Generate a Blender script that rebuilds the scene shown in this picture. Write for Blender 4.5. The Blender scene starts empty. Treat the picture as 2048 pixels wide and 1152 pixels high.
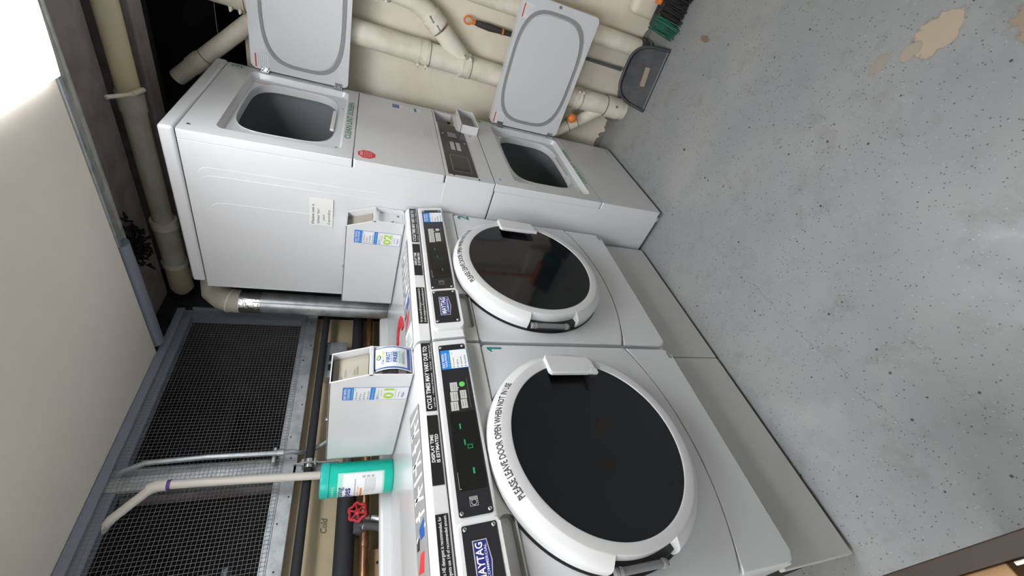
import bpy, bmesh, math, random
from mathutils import Vector, Matrix, geometry
random.seed(7)
sc = bpy.context.scene
COL = sc.collection
# ---------------------------------------------------------------- camera (the photograph is turned a quarter to the left)
cam = bpy.data.cameras.new('camera'); cam_o = bpy.data.objects.new('camera', cam); COL.objects.link(cam_o)
Rr = [[-0.21881061922523698, -0.6876082123399552, 0.6923271331075503],
      [-0.3021248682116581, 0.7223955829576151, 0.6219848758060083],
      [-0.9278159714740617, -0.07307234802562894, -0.36581136536699416]]
M = Matrix(((Rr[0][0], -Rr[0][1], -Rr[0][2], -1.49642), (Rr[1][0], -Rr[1][1], -Rr[1][2], -0.77651),
            (Rr[2][0], -Rr[2][1], -Rr[2][2], 1.41444), (0, 0, 0, 1)))
cam_o.matrix_world = M
cam.sensor_fit = 'HORIZONTAL'; cam.sensor_width = 36.0; cam.lens = 828.5074 / 2048 * 36.0
cam.clip_start = 0.02
sc.camera = cam_o
# ---------------------------------------------------------------- world, exposure
w = bpy.data.worlds.new('world'); sc.world = w; w.use_nodes = True
w.node_tree.nodes['Background'].inputs[0].default_value = (0.9, 0.95, 1.0, 1)
w.node_tree.nodes['Background'].inputs[1].default_value = 0.25
sc.view_settings.view_transform = 'Standard'; sc.view_settings.look = 'None'
sc.view_settings.gamma = 1.0; sc.view_settings.use_curve_mapping = False
sc.view_settings.exposure = 0.17
LAMP_NEAR, LAMP_FILL = 12.0, 10.0      # glow of the ceiling fixture and of the added fill light

# ---------------------------------------------------------------- materials
def lin(c):
    c = c / 255.0
    return c / 12.92 if c <= 0.04045 else ((c + 0.055) / 1.055) ** 2.4
def rgb(r, g, b): return (lin(r), lin(g), lin(b), 1)
def mat(name, col, rough=0.5, metal=0.0, emit=None, es=1.0, noise=None, bump=None, coat=0.0, spec=None, trans=0.0):
    m = bpy.data.materials.new(name); m.use_nodes = True
    nt = m.node_tree; b = nt.nodes['Principled BSDF']
    b.inputs['Base Color'].default_value = col
    b.inputs['Roughness'].default_value = rough; b.inputs['Metallic'].default_value = metal
    b.inputs['Coat Weight'].default_value = coat
    if spec is not None: b.inputs['Specular IOR Level'].default_value = spec
    if trans: b.inputs['Transmission Weight'].default_value = trans
    if emit:
        b.inputs['Emission Color'].default_value = emit; b.inputs['Emission Strength'].default_value = es
    tc = nt.nodes.new('ShaderNodeTexCoord')
    if noise:      # (scale, second colour, amount)
        n = nt.nodes.new('ShaderNodeTexNoise'); n.inputs['Scale'].default_value = noise[0]; n.inputs['Detail'].default_value = 6
        n.inputs['Roughness'].default_value = 0.6
        r = nt.nodes.new('ShaderNodeMapRange'); r.inputs[1].default_value = 0.42; r.inputs[2].default_value = 0.68
        r.inputs[3].default_value = 0; r.inputs[4].default_value = noise[2]
        x = nt.nodes.new('ShaderNodeMix'); x.data_type = 'RGBA'
        x.inputs[6].default_value = col; x.inputs[7].default_value = noise[1]
        nt.links.new(tc.outputs['Object'], n.inputs['Vector']); nt.links.new(n.outputs['Fac'], r.inputs[0])
        nt.links.new(r.outputs[0], x.inputs[0]); nt.links.new(x.outputs[2], b.inputs['Base Color'])
    if bump:       # (scale, strength)
        n2 = nt.nodes.new('ShaderNodeTexNoise'); n2.inputs['Scale'].default_value = bump[0]; n2.inputs['Detail'].default_value = 4
        bn = nt.nodes.new('ShaderNodeBump'); bn.inputs['Strength'].default_value = bump[1]; bn.inputs['Distance'].default_value = 0.004
        nt.links.new(tc.outputs['Object'], n2.inputs['Vector']); nt.links.new(n2.outputs['Fac'], bn.inputs['Height'])
        nt.links.new(bn.outputs['Normal'], b.inputs['Normal'])
    return m
MT = {}
MT['enamel'] = mat('white_enamel', (0.69, 0.695, 0.715, 1), 0.28, coat=0.3, bump=(260, 0.02))
MT['panel'] = mat('white_door_plastic', (0.70, 0.70, 0.71, 1), 0.22, coat=0.3)
MT['band'] = mat('grey_white_band', (0.60, 0.60, 0.58, 1), 0.4)
MT['pocket'] = mat('shade_toned_pocket', (0.36, 0.36, 0.32, 1), 0.5)  # shade inside the recess put into the colour
MT['base'] = mat('white_painted_steel', (0.54, 0.54, 0.53, 1), 0.4)
MT['glass'] = mat('black_door_glass', (0.008, 0.009, 0.011, 1), 0.06, coat=0.0)
MT['black'] = mat('black_plastic', (0.012, 0.012, 0.014, 1), 0.35)
MT['gloss_black'] = mat('black_gloss_overlay', (0.018, 0.018, 0.022, 1), 0.22)
MT['screen'] = mat('dark_display_window', (0.006, 0.007, 0.006, 1), 0.1)
MT['dark'] = mat('dark_void', (0.01, 0.01, 0.012, 1), 0.8)
MT['grey_plastic'] = mat('grey_plastic', (0.20, 0.20, 0.21, 1), 0.4)
MT['gasket'] = mat('grey_gasket', (0.30, 0.30, 0.30, 1), 0.6)
MT['chrome'] = mat('chrome', (0.55, 0.56, 0.57, 1), 0.30, 1.0)
MT['galv'] = mat('galvanised_steel', (0.52, 0.55, 0.57, 1), 0.38, 0.75, noise=(22, (0.36, 0.39, 0.42, 1), 1.0))
MT['galv_old'] = mat('mottled_old_steel', (0.48, 0.49, 0.44, 1), 0.5, 0.35, noise=(14, (0.26, 0.26, 0.25, 1), 1.0), bump=(30, .5))
MT['foil'] = mat('foil_tape', (0.85, 0.85, 0.85, 1), 0.22, 1.0, bump=(60, 1.0))
MT['drum'] = mat('drum_steel', (0.30, 0.33, 0.345, 1), 0.45, 0.3)
MT['drumback'] = mat('drum_back', (0.10, 0.11, 0.12, 1), 0.5, 0.2)
MT['cream_wall'] = mat('cream_plaster', (0.84, 0.78, 0.65, 1), 0.7, noise=(5, (0.76, 0.68, 0.53, 1), 0.8), bump=(25, 0.4))
MT['cream_pipe'] = mat('cream_pipe_paint', (0.84, 0.79, 0.67, 1), 0.45, noise=(12, (0.68, 0.61, 0.46, 1), 0.7), bump=(30, 0.2))
MT['seam'] = mat('pipe_seam_dark', (0.16, 0.13, 0.09, 1), 0.8)
MT['soffit'] = mat('warm_grey_ceiling', (0.88, 0.82, 0.73, 1), 0.75, noise=(3, (0.82, 0.76, 0.66, 1), 0.5), bump=(40, 0.1))
MT['beige_wall'] = mat('beige_board', (0.50, 0.42, 0.28, 1), 0.75, noise=(9, (0.42, 0.35, 0.22, 1), 0.6))
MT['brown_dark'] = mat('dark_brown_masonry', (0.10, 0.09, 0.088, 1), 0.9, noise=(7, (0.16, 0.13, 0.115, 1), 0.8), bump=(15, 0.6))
MT['shaft'] = mat('shade_dark_masonry', (0.06, 0.052, 0.056, 1), 0.95, noise=(6, (0.10, 0.085, 0.08, 1), 0.7))  # darkness of the unlit shaft and back room put into the colour
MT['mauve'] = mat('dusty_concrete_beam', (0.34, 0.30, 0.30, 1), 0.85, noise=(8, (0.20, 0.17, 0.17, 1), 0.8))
MT['blue_grey'] = mat('blue_grey_paint', (0.24, 0.27, 0.33, 1), 0.45)
MT['wire'] = mat('mesh_wire', (0.20, 0.21, 0.22, 1), 0.5, 0.5)
MT['insul'] = mat('black_foam_insulation', (0.018, 0.019, 0.024, 1), 0.75)
MT['insul_grey'] = mat('grey_foam_insulation', (0.085, 0.085, 0.09, 1), 0.7)
MT['copper'] = mat('aged_copper', (0.42, 0.22, 0.11, 1), 0.35, 0.8, noise=(25, (0.20, 0.10, 0.06, 1), 0.9))
MT['pvc'] = mat('white_pvc', (0.70, 0.66, 0.60, 1), 0.35)
MT['purple'] = mat('purple_primer', (0.12, 0.05, 0.30, 1), 0.5)
MT['tank_wrap'] = mat('yellow_pipe_wrap', (0.66, 0.57, 0.36, 1), 0.7, noise=(5, (0.56, 0.51, 0.38, 1), 0.9), bump=(18, 0.5))
MT['wrap_grey'] = mat('grey_cloth_wrap', (0.55, 0.52, 0.45, 1), 0.8, noise=(8, (0.42, 0.38, 0.31, 1), 0.8), bump=(20, 0.6))
MT['red'] = mat('red_handwheel', (0.62, 0.035, 0.05, 1), 0.4)
MT['redmark'] = mat('red_print', (0.70, 0.04, 0.05, 1), 0.5)
MT['orange'] = mat('orange_plastic', (0.80, 0.22, 0.04, 1), 0.45)
MT['orange_red'] = mat('orange_red_print', (0.62, 0.10, 0.04, 1), 0.5)
MT['rubber'] = mat('dark_grip_rubber', (0.045, 0.042, 0.04, 1), 0.6)
MT['pole'] = mat('grey_pole', (0.11, 0.12, 0.125, 1), 0.4)
MT['pan'] = mat('dark_grey_pan_plastic', (0.03, 0.033, 0.042, 1), 0.5, noise=(14, (0.075, 0.072, 0.07, 1), 0.8))
MT['tape'] = mat('brown_tape', (0.30, 0.24, 0.17, 1), 0.6)
MT['green_bristle'] = mat('green_bristle', (0.01, 0.11, 0.07, 1), 0.6)
MT['black_bristle'] = mat('black_bristle', (0.008, 0.007, 0.007, 1), 0.7)
MT['teal'] = mat('teal_ink', (0.0, 0.22, 0.22, 1), 0.4)
MT['green_ink'] = mat('green_ink', (0.0, 0.22, 0.13, 1), 0.5)
MT['ink'] = mat('dark_ink', (0.03, 0.03, 0.03, 1), 0.6)
MT['grey_ink'] = mat('grey_ink', (0.25, 0.25, 0.27, 1), 0.6)
MT['white_ink'] = mat('white_ink', (0.88, 0.88, 0.88, 1), 0.5)
MT['paper'] = mat('white_sticker', (0.80, 0.81, 0.84, 1), 0.45)
MT['note'] = mat('note_paper', (0.78, 0.78, 0.76, 1), 0.6)
MT['label_black'] = mat('black_label', (0.01, 0.01, 0.01, 1), 0.4)
MT['blue'] = mat('bright_blue_print', (0.015, 0.22, 0.68, 1), 0.4)
MT['navy'] = mat('navy_print', (0.02, 0.025, 0.22, 1), 0.35)
MT['deep_blue'] = mat('deep_blue_print', (0.02, 0.10, 0.42, 1), 0.4)
MT['faded_blue'] = mat('faded_blue_print', (0.16, 0.22, 0.48, 1), 0.5)
MT['lime'] = mat('lime_print', (0.42, 0.68, 0.04, 1), 0.4)
MT['led'] = mat('green_led', (0.0, 0.10, 0.03, 1), 0.4, emit=(0.05, 0.7, 0.3, 1), es=0.35)
MT['leddim'] = mat('dim_green_led', (0.01, 0.06, 0.035, 1), 0.4, emit=(0.05, 0.5, 0.25, 1), es=0.12)
MT['green_btn'] = mat('green_button', (0.12, 0.60, 0.12, 1), 0.35)
MT['silver'] = mat('silver_label', (0.50, 0.50, 0.48, 1), 0.4)
MT['silver_dark'] = mat('grey_label', (0.19, 0.18, 0.16, 1), 0.4)
MT['wipes'] = mat('teal_green_canister', (0.0, 0.50, 0.38, 1), 0.35)
MT['wipes_lid'] = mat('translucent_teal_lid', (0.02, 0.48, 0.42, 1), 0.3)
MT['mint'] = mat('mint_print', (0.40, 0.72, 0.60, 1), 0.45)
MT['tan'] = mat('tan_coin_plate', (0.36, 0.33, 0.27, 1), 0.5)
MT['wood'] = mat('brown_wood', (0.030, 0.018, 0.012, 1), 0.6, noise=(14, (0.020, 0.012, 0.008, 1), 0.8))
MT['tanwood'] = mat('tan_wood', (0.30, 0.17, 0.075, 1), 0.6, noise=(10, (0.24, 0.13, 0.06, 1), 0.6))
MT['pine'] = mat('pine_block', (0.50, 0.36, 0.20, 1), 0.7, noise=(12, (0.42, 0.29, 0.15, 1), 0.7))
MT['lamp'] = mat('lamp_diffuser', (0.9, 0.9, 0.9, 1), 0.5, emit=(0.965, 0.985, 1.0, 1), es=LAMP_NEAR)
MT['lamp_fill'] = mat('fill_light_diffuser', (0.9, 0.9, 0.9, 1), 0.5, emit=(0.965, 0.985, 1.0, 1), es=LAMP_FILL)
MT['room_wall'] = mat('off_white_wall', (0.78, 0.78, 0.77, 1), 0.8)

def wall_wear():      # peeled, dirty foot of the plastered wall
    m = MT['cream_wall']; nt = m.node_tree; b = nt.nodes['Principled BSDF']; src = b.inputs['Base Color'].links[0].from_socket
    tc = nt.nodes.new('ShaderNodeTexCoord'); sx = nt.nodes.new('ShaderNodeSeparateXYZ'); nt.links.new(tc.outputs['Object'], sx.inputs[0])
    n = nt.nodes.new('ShaderNodeTexNoise'); n.inputs['Scale'].default_value = 14; n.inputs['Detail'].default_value = 6; nt.links.new(tc.outputs['Object'], n.inputs['Vector'])
    a = nt.nodes.new('ShaderNodeMath'); a.operation = 'MULTIPLY_ADD'; a.inputs[1].default_value = .16; a.inputs[2].default_value = -.055; nt.links.new(n.outputs['Fac'], a.inputs[0])
    c = nt.nodes.new('ShaderNodeMath'); c.operation = 'LESS_THAN'; nt.links.new(sx.outputs[2], c.inputs[0]); nt.links.new(a.outputs[0], c.inputs[1])
    x = nt.nodes.new('ShaderNodeMix'); x.data_type = 'RGBA'; x.inputs[7].default_value = (0.24, 0.22, 0.20, 1)
    nt.links.new(c.outputs[0], x.inputs[0]); nt.links.new(src, x.inputs[6]); nt.links.new(x.outputs[2], b.inputs['Base Color'])
wall_wear()
def floor_material():
    m = bpy.data.materials.new('grey_painted_concrete'); m.use_nodes = True
    nt = m.node_tree; N = nt.nodes; Lk = nt.links; b = N['Principled BSDF']
    tc = N.new('ShaderNodeTexCoord'); V = tc.outputs['Object']
    def noise(sc_, det=4, rough=.55):
        n = N.new('ShaderNodeTexNoise'); n.inputs['Scale'].default_value = sc_; n.inputs['Detail'].default_value = det
        n.inputs['Roughness'].default_value = rough; Lk.new(V, n.inputs['Vector']); return n
    def rng(src, a, b_, c, d):
        r = N.new('ShaderNodeMapRange'); Lk.new(src, r.inputs[0])
        for i, v in enumerate((a, b_, c, d)): r.inputs[i + 1].default_value = v
        return r.outputs[0]
    def math_(op, a, b_=None):
        n = N.new('ShaderNodeMath'); n.operation = op
        for i, v in enumerate((a, b_)):
            if v is None: continue
            if isinstance(v, (int, float)): n.inputs[i].default_value = v
            else: Lk.new(v, n.inputs[i])
        return n.outputs[0]
    def mix(fac, a, b_):
        x = N.new('ShaderNodeMix'); x.data_type = 'RGBA'
        if isinstance(fac, (int, float)): x.inputs[0].default_value = fac
        else: Lk.new(fac, x.inputs[0])
        for i, v in ((6, a), (7, b_)):
            if isinstance(v, tuple): x.inputs[i].default_value = v
            else: Lk.new(v, x.inputs[i])
        return x.outputs[2]
    base = mix(rng(noise(3.0, 5).outputs['Fac'], .35, .7, 0, 1), (0.27, 0.285, 0.295, 1), (0.32, 0.33, 0.33, 1))
    base = mix(rng(noise(1.3, 3).outputs['Fac'], .5, .75, 0, .7), base, (0.36, 0.35, 0.34, 1))
    scuff = noise(9, 7, .7)
    base = mix(rng(scuff.outputs['Fac'], .54, .70, 0, .45), base, (0.20, 0.20, 0.19, 1))
    # flecks
    def flecks(scale, thr, keep, col, base):
        v = N.new('ShaderNodeTexVoronoi'); v.inputs['Scale'].default_value = scale; Lk.new(V, v.inputs['Vector'])
        sep = N.new('ShaderNodeSeparateColor'); Lk.new(v.outputs['Color'], sep.inputs[0])
        k = math_('GREATER_THAN', sep.outputs[0], keep)
        size = math_('MULTIPLY', sep.outputs[1], thr)
        d = math_('LESS_THAN', v.outputs['Distance'], size)
        return mix(math_('MULTIPLY', math_('MULTIPLY', k, d), .85), base, col)
    base = flecks(120, .30, .48, (0.10, 0.10, 0.095, 1), base)
    base = mix(rng(noise(5.5, 7, .72).outputs['Fac'], .55, .72, 0, .45), base, (0.165, 0.16, 0.148, 1))
    base = mix(rng(noise(2.2, 4).outputs['Fac'], .56, .7, 0, .55), base, (0.40, 0.40, 0.40, 1))
    base = flecks(44, .19, .80, (0.025, 0.022, 0.02, 1), base)
    base = flecks(140, .30, .80, (0.40, 0.41, 0.40, 1), base)
    sx = N.new('ShaderNodeSeparateXYZ'); Lk.new(V, sx.inputs[0]); X, Y = sx.outputs[0], sx.outputs[1]
    wob = noise(7, 5, .7)
    # crack along the machines
    off = math_('MULTIPLY', math_('SUBTRACT', wob.outputs['Fac'], .5), .10)
    t = math_('ADD', math_('MULTIPLY', X, .065), -.045)
    d = math_('ABSOLUTE', math_('SUBTRACT', math_('ADD', Y, off), t))
    crack = math_('MULTIPLY', rng(d, .0004, .0014, 1, 0), rng(noise(4).outputs['Fac'], .42, .52, .12, .60))
    base = mix(crack, base, (0.10, 0.095, 0.085, 1))
    d2 = math_('ABSOLUTE', math_('SUBTRACT', math_('ADD', Y, math_('MULTIPLY', off, 1.6)), -.30))
    base = mix(math_('MULTIPLY', rng(d2, .0006, .0016, 1, 0), rng(noise(3).outputs['Fac'], .5, .55, 0, .6)), base, (0.12, 0.11, 0.10, 1))
    # bare patches where the paint has peeled
    wn = noise(20, 6, .62)
    wv = math_('MULTIPLY', math_('SUBTRACT', wn.outputs['Fac'], .5), 2.4)
    def patch(cx, cy, rx, ry, col, base, amt=1.0):
        a = math_('DIVIDE', math_('SUBTRACT', X, cx), rx); c = math_('DIVIDE', math_('SUBTRACT', Y, cy), ry)
        r = math_('SQRT', math_('ADD', math_('MULTIPLY', a, a), math_('MULTIPLY', c, c)))
        r = math_('ADD', r, wv)
        rim = mix(rng(r, .98, 1.12, .6 * amt, 0), base, (0.20, 0.17, 0.13, 1))
        return mix(rng(r, .93, .99, amt, 0), rim, col)
    base = patch(-.508, -.925, .046, .055, (0.43, 0.36, 0.27, 1), base)
    base = patch(-.478, -.868, .018, .026, (0.36, 0.32, 0.25, 1), base)
    base = patch(-.425, -.822, .016, .034, (0.33, 0.30, 0.24, 1), base, .7)
    base = patch(-.685, -.995, .05, .05, (0.33, 0.26, 0.19, 1), base)
    base = patch(.39, -.69, .03, .012, (0.22, 0.13, 0.06, 1), base, .7)
    base = patch(.12, -.28, .008, .005, (0.05, 0.02, 0.015, 1), base)
    # brown mottling, stronger towards the end wall
    base = mix(math_('MULTIPLY', rng(X, .62, .78, 0, .45), rng(noise(8, 6).outputs['Fac'], .4, .6, .3, 1)), base, (0.17, 0.14, 0.11, 1))
    Lk.new(base, b.inputs['Base Color'])
    b.inputs['Roughness'].default_value = .38
    rr = rng(noise(12, 5).outputs['Fac'], .3, .7, .28, .5); Lk.new(rr, b.inputs['Roughness'])
    bn = N.new('ShaderNodeBump'); bn.inputs['Strength'].default_value = .18; bn.inputs['Distance'].default_value = .003
    Lk.new(noise(45, 5).outputs['Fac'], bn.inputs['Height']); Lk.new(bn.outputs['Normal'], b.inputs['Normal'])
    return m
MT['floor'] = floor_material()

# ---------------------------------------------------------------- mesh helpers
def frame(o, u, v):
    """local frame: u to the right, v up, n = u x v outwards, as a 4x4 matrix"""
    u = Vector(u).normalized(); v = Vector(v).normalized(); n = u.cross(v)
    return Matrix(((u.x, v.x, n.x, o[0]), (u.y, v.y, n.y, o[1]), (u.z, v.z, n.z, o[2]), (0, 0, 0, 1)))
def front(x=0, y=0, z=0): return frame((x, y, z), (1, 0, 0), (0, 0, 1))     # faces -Y
def left(x=0, y=0, z=0): return frame((x, y, z), (0, -1, 0), (0, 0, 1))     # faces -X
def top(x=0, y=0, z=0): return frame((x, y, z), (1, 0, 0), (0, 1, 0))       # faces +Z
def rrect(x0, x1, y0, y1, r, n=6):
    r = min(r, (x1 - x0) / 2 - 1e-5, (y1 - y0) / 2 - 1e-5); P = []
    for cx, cy, a in ((x1 - r, y1 - r, 0), (x0 + r, y1 - r, 90), (x0 + r, y0 + r, 180), (x1 - r, y0 + r, 270)):
        for i in range(n + 1):
            t = math.radians(a + 90 * i / n); P.append((cx + r * math.cos(t), cy + r * math.sin(t)))
    return P
def rect(x0, x1, y0, y1): return [(x1, y1), (x0, y1), (x0, y0), (x1, y0)]
def ell(cx, cy, rx, ry, n=40, p=2.0, a0=0):
    P = []
    for i in range(n):
        t = a0 + 2 * math.pi * i / n; c, s = math.cos(t), math.sin(t)
        P.append((cx + rx * math.copysign(abs(c) ** (2 / p), c), cy + ry * math.copysign(abs(s) ** (2 / p), s)))
    return P
class MB:
    def __init__(s): s.bm = bmesh.new(); s.mats = []; s.flat = False
    def mi(s, m):
        m = MT[m]
        if m not in s.mats: s.mats.append(m)
        return s.mats.index(m)
    def _bev(s, faces, edges, b, seg, idx):
        r = bmesh.ops.bevel(s.bm, geom=edges, offset=b, segments=seg, affect='EDGES', profile=0.5, clamp_overlap=True)
        for f in r['faces']: f.material_index = idx
    def box(s, x0, x1, y0, y1, z0, z1, m, b=0, seg=3):
        i = s.mi(m); vs = [s.bm.verts.new((x, y, z)) for z in (z0, z1) for y in (y0, y1) for x in (x0, x1)]
        F = [s.bm.faces.new([vs[k] for k in q]) for q in ((0, 2, 3, 1), (4, 5, 7, 6), (0, 1, 5, 4), (2, 6, 7, 3), (0, 4, 6, 2), (1, 3, 7, 5))]
        for f in F: f.material_index = i
        if b: s._bev(F, list({e for f in F for e in f.edges}), b, seg, i)
        return s
    def prism(s, poly, fr, d, m, b=0, seg=3, holes=(), allb=False):
        """outline in (u,v) with its face on n=0, going back by d"""
        i = s.mi(m)
        loops = [poly] + list(holes); V = []; base = 0; fv = []
        fr3 = lambda p, h: fr @ Vector((p[0], p[1], h))
        L0 = [[s.bm.verts.new(fr3(p, 0)) for p in lp] for lp in loops]
        L1 = [[s.bm.verts.new(fr3(p, -d)) for p in lp] for lp in loops]
        new = []
        if holes:
            tris = geometry.tessellate_polygon([[Vector((p[0], p[1], 0)) for p in lp] for lp in loops])
            f0 = [v for lp in L0 for v in lp]; f1 = [v for lp in L1 for v in lp]
            pts = [p for lp in loops for p in lp]
            for t in tris:
                a, b_, c = (Vector(pts[k]) for k in t)
                if (b_ - a).cross(c - a) < 0: t = t[::-1]
                try:
                    new.append(s.bm.faces.new([f0[k] for k in t])); new.append(s.bm.faces.new([f1[k] for k in t[::-1]]))
                except ValueError: pass
        else:
            new.append(s.bm.faces.new(L0[0])); new.append(s.bm.faces.new(L1[0][::-1]))
        for A, B in zip(L0, L1):
            n = len(A)
            for k in range(n):
                new.append(s.bm.faces.new((A[k], B[k], B[(k + 1) % n], A[(k + 1) % n])))
        for f in new: f.material_index = i
        if b:
            E = set()
            for A in L0:
                n = len(A)
                for k in range(n):
                    e = s.bm.edges.get((A[k], A[(k + 1) % n]));
                    if e: E.add(e)
            if allb:
                for A in L1:
                    n = len(A)
                    for k in range(n):
                        e = s.bm.edges.get((A[k], A[(k + 1) % n]));
                        if e: E.add(e)
            s._bev(new, list(E), b, seg, i)
        return s
    def loft(s, rings, m, close0=False, close1=False, closed=True):
        i = s.mi(m); R = [[s.bm.verts.new(p) for p in r] for r in rings]
        for A, B in zip(R[:-1], R[1:]):
            n = len(A)
            for k in range(n if closed else n - 1):
                f = s.bm.faces.new((A[k], A[(k + 1) % n], B[(k + 1) % n], B[k])); f.material_index = i
        if close0: f = s.bm.faces.new(R[0][::-1]); f.material_index = i
        if close1: f = s.bm.faces.new(R[-1]); f.material_index = i
        return s
    def tube(s, pts, r, m, seg=16, caps=True):
        """round bar through pts; r a number or one radius per point"""
        pts = [Vector(p) for p in pts]; n = len(pts); rr = r if isinstance(r, (list, tuple)) else [r] * n
        T = [(pts[min(k + 1, n - 1)] - pts[max(k - 1, 0)]).normalized() for k in range(n)]
        up = Vector((0, 0, 1)) if abs(T[0].z) < .9 else Vector((1, 0, 0))
        a = T[0].cross(up).normalized(); rings = []
        for k in range(n):
            a = (a - T[k] * a.dot(T[k])).normalized(); c = T[k].cross(a)
            rings.append([pts[k] + (a * math.cos(2 * math.pi * j / seg) + c * math.sin(2 * math.pi * j / seg)) * rr[k] for j in range(seg)])
        return s.loft(rings, m, caps, caps)
    def lathe(s, prof, fr, m, a0=0, a1=360, seg=64, caps=False):
        """prof = (radius, height along n)"""
        full = abs(a1 - a0) >= 360; n = seg if full else seg + 1
        rings = [[fr @ Vector((r * math.cos(math.radians(a0 + (a1 - a0) * j / seg)), r * math.sin(math.radians(a0 + (a1 - a0) * j / seg)), h)) for j in range(n)] for r, h in prof]
        s.loft(rings, m, closed=full)
        if caps and not full:
            i = s.mi(m)
            for j in (0, n - 1):
                vs = [s.bm.verts.new(rg[j]) for rg in rings]
                f = s.bm.faces.new(vs if j else vs[::-1]); f.material_index = i
        return s
    def ball(s, c, r, m, seg=16):
        i = s.mi(m); k = bmesh.ops.create_uvsphere(s.bm, u_segments=seg, v_segments=seg // 2 + 2, radius=1)
        sc3 = r if isinstance(r, (tuple, list)) else (r, r, r)
        for v in k['verts']: v.co = Vector((v.co.x * sc3[0] + c[0], v.co.y * sc3[1] + c[1], v.co.z * sc3[2] + c[2]))
        for f in {f for v in k['verts'] for f in v.link_faces}: f.material_index = i
        return s
    def text(s, txt, fr, h, m, width=None, align='L', bold=0.0, shear=0.0, fn=None, t=0.0004, lift=0.0003):
        """flat lettering: h = cap height, lower-left of the words at the frame's origin (or centre / right)"""
        cu = bpy.data.curves.new('t', 'FONT'); cu.body = txt; cu.size = h / 0.70; cu.offset = bold * h; cu.shear = shear
        cu.resolution_u = 2; cu.fill_mode = 'FRONT'
        ob = bpy.data.objects.new('t', cu); COL.objects.link(ob)
        dg = bpy.context.evaluated_depsgraph_get(); me = bpy.data.meshes.new_from_object(ob.evaluated_get(dg))
        bpy.data.objects.remove(ob); bpy.data.curves.remove(cu)
        if not me.vertices: return s
        xs = [v.co.x for v in me.vertices]; x0, x1 = min(xs), max(xs); k = (width / (x1 - x0)) if width else 1.0
        wd = (x1 - x0) * k; dx = {'L': 0, 'C': -wd / 2, 'R': -wd}[align]
        i = s.mi(m); vm = {}
        for v in me.vertices:
            x, y = (v.co.x - x0) * k + dx, v.co.y
            p = fn(x, y) if fn else fr @ Vector((x, y, t + lift))
            vm[v.index] = s.bm.verts.new(p)
        for p in me.polygons:
            try: f = s.bm.faces.new([vm[q] for q in p.vertices]); f.material_index = i
            except ValueError: pass
        bpy.data.meshes.remove(me)
        return s
    def rectl(s, x0, x1, y0, y1, fr, m, lift=0.0003, r=0, d=0.0003):
        """thin printed rectangle standing 'lift' proud of the frame"""
        f2 = fr @ Matrix.Translation((0, 0, lift + d))
        return s.prism(rrect(x0, x1, y0, y1, r) if r else rect(x0, x1, y0, y1), f2, d, m)
    def build(s, name, parent=None, root=None, label=None, soft=35):
        me = bpy.data.meshes.new(name)
        if not s.flat: bmesh.ops.recalc_face_normals(s.bm, faces=s.bm.faces) if s.recalc else None
        s.bm.to_mesh(me); s.bm.free()
        for m in s.mats: me.materials.append(m)
        o = bpy.data.objects.new(name, me); COL.objects.link(o)
        if root is None: root = parent
        if root is not None:
            me.transform(Matrix.Translation(-root.location))
        if parent is not None: o.parent = parent
        me.polygons.foreach_set('use_smooth', [True] * len(me.polygons))
        me.set_sharp_from_angle(angle=math.radians(soft))
        md = o.modifiers.new('wn', 'WEIGHTED_NORMAL'); md.keep_sharp = True; md.weight = 60
        if label: o['label'] = label
        return o
    recalc = True
def tag(o, label=None, cat=None, group=None, kind=None):
    if label: o['label'] = label
    if cat: o['category'] = cat
    if group: o['group'] = group
    if kind: o['kind'] = kind
    return o
def thing(name, loc, label, cat, group=None):
    o = bpy.data.objects.new(name, None); COL.objects.link(o); o.location = loc; o.empty_display_size = .05
    return tag(o, label, cat, group)
def struct(o, label=None): return tag(o, label, kind='structure')
def screw(mb, fr, x, y, r=.005, m='chrome'):
    f = fr @ Matrix.Translation((x, y, 0))
    mb.lathe([(r, 0), (r * .95, .0015), (r * .6, .0028), (0.0004, .0030)], f, m, seg=14)
    mb.rectl(-r * .7, r * .7, -r * .12, r * .12, f @ Matrix.Rotation(.6, 4, 'Z'), 'black', lift=.0030, d=.0002)
bpy.context.view_layer.update()

# ================================================================ THE ROOM
XW = 0.832        # cream end wall
b = MB(); b.box(-3.2, 1.7, -2.6, 2.4, -.1, 0, 'floor'); struct(b.build('floor'), 'grey painted concrete floor with dark flecks and peeled patches')
b = MB(); b.box(XW, XW + .12, -2.6, 2.4, 0, 2.035, 'cream_wall'); b.box(.755, XW, -1.6, -.66, 0, .20, 'cream_wall', .03)
struct(b.build('wall_right'), 'cream plastered end wall behind the pipes')
b = MB(); b.box(-3.2, .165, 1.05, 1.13, 0, 1.56, 'beige_wall'); struct(b.build('wall_back'), 'beige board wall behind the washers')
b = MB()
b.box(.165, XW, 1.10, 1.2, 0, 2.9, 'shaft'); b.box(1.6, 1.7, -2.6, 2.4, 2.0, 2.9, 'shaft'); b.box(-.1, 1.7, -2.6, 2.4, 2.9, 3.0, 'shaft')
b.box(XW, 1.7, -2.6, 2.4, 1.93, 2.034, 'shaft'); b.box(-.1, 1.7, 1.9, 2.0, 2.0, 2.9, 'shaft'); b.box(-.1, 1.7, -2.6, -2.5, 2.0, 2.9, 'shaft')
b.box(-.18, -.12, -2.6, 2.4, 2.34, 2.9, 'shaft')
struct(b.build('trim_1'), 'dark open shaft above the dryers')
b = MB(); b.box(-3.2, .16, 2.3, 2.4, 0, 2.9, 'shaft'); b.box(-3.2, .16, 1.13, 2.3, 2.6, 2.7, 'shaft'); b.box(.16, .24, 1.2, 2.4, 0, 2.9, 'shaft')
b.box(-3.2, -3.1, 1.13, 2.4, 0, 2.9, 'shaft')
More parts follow.
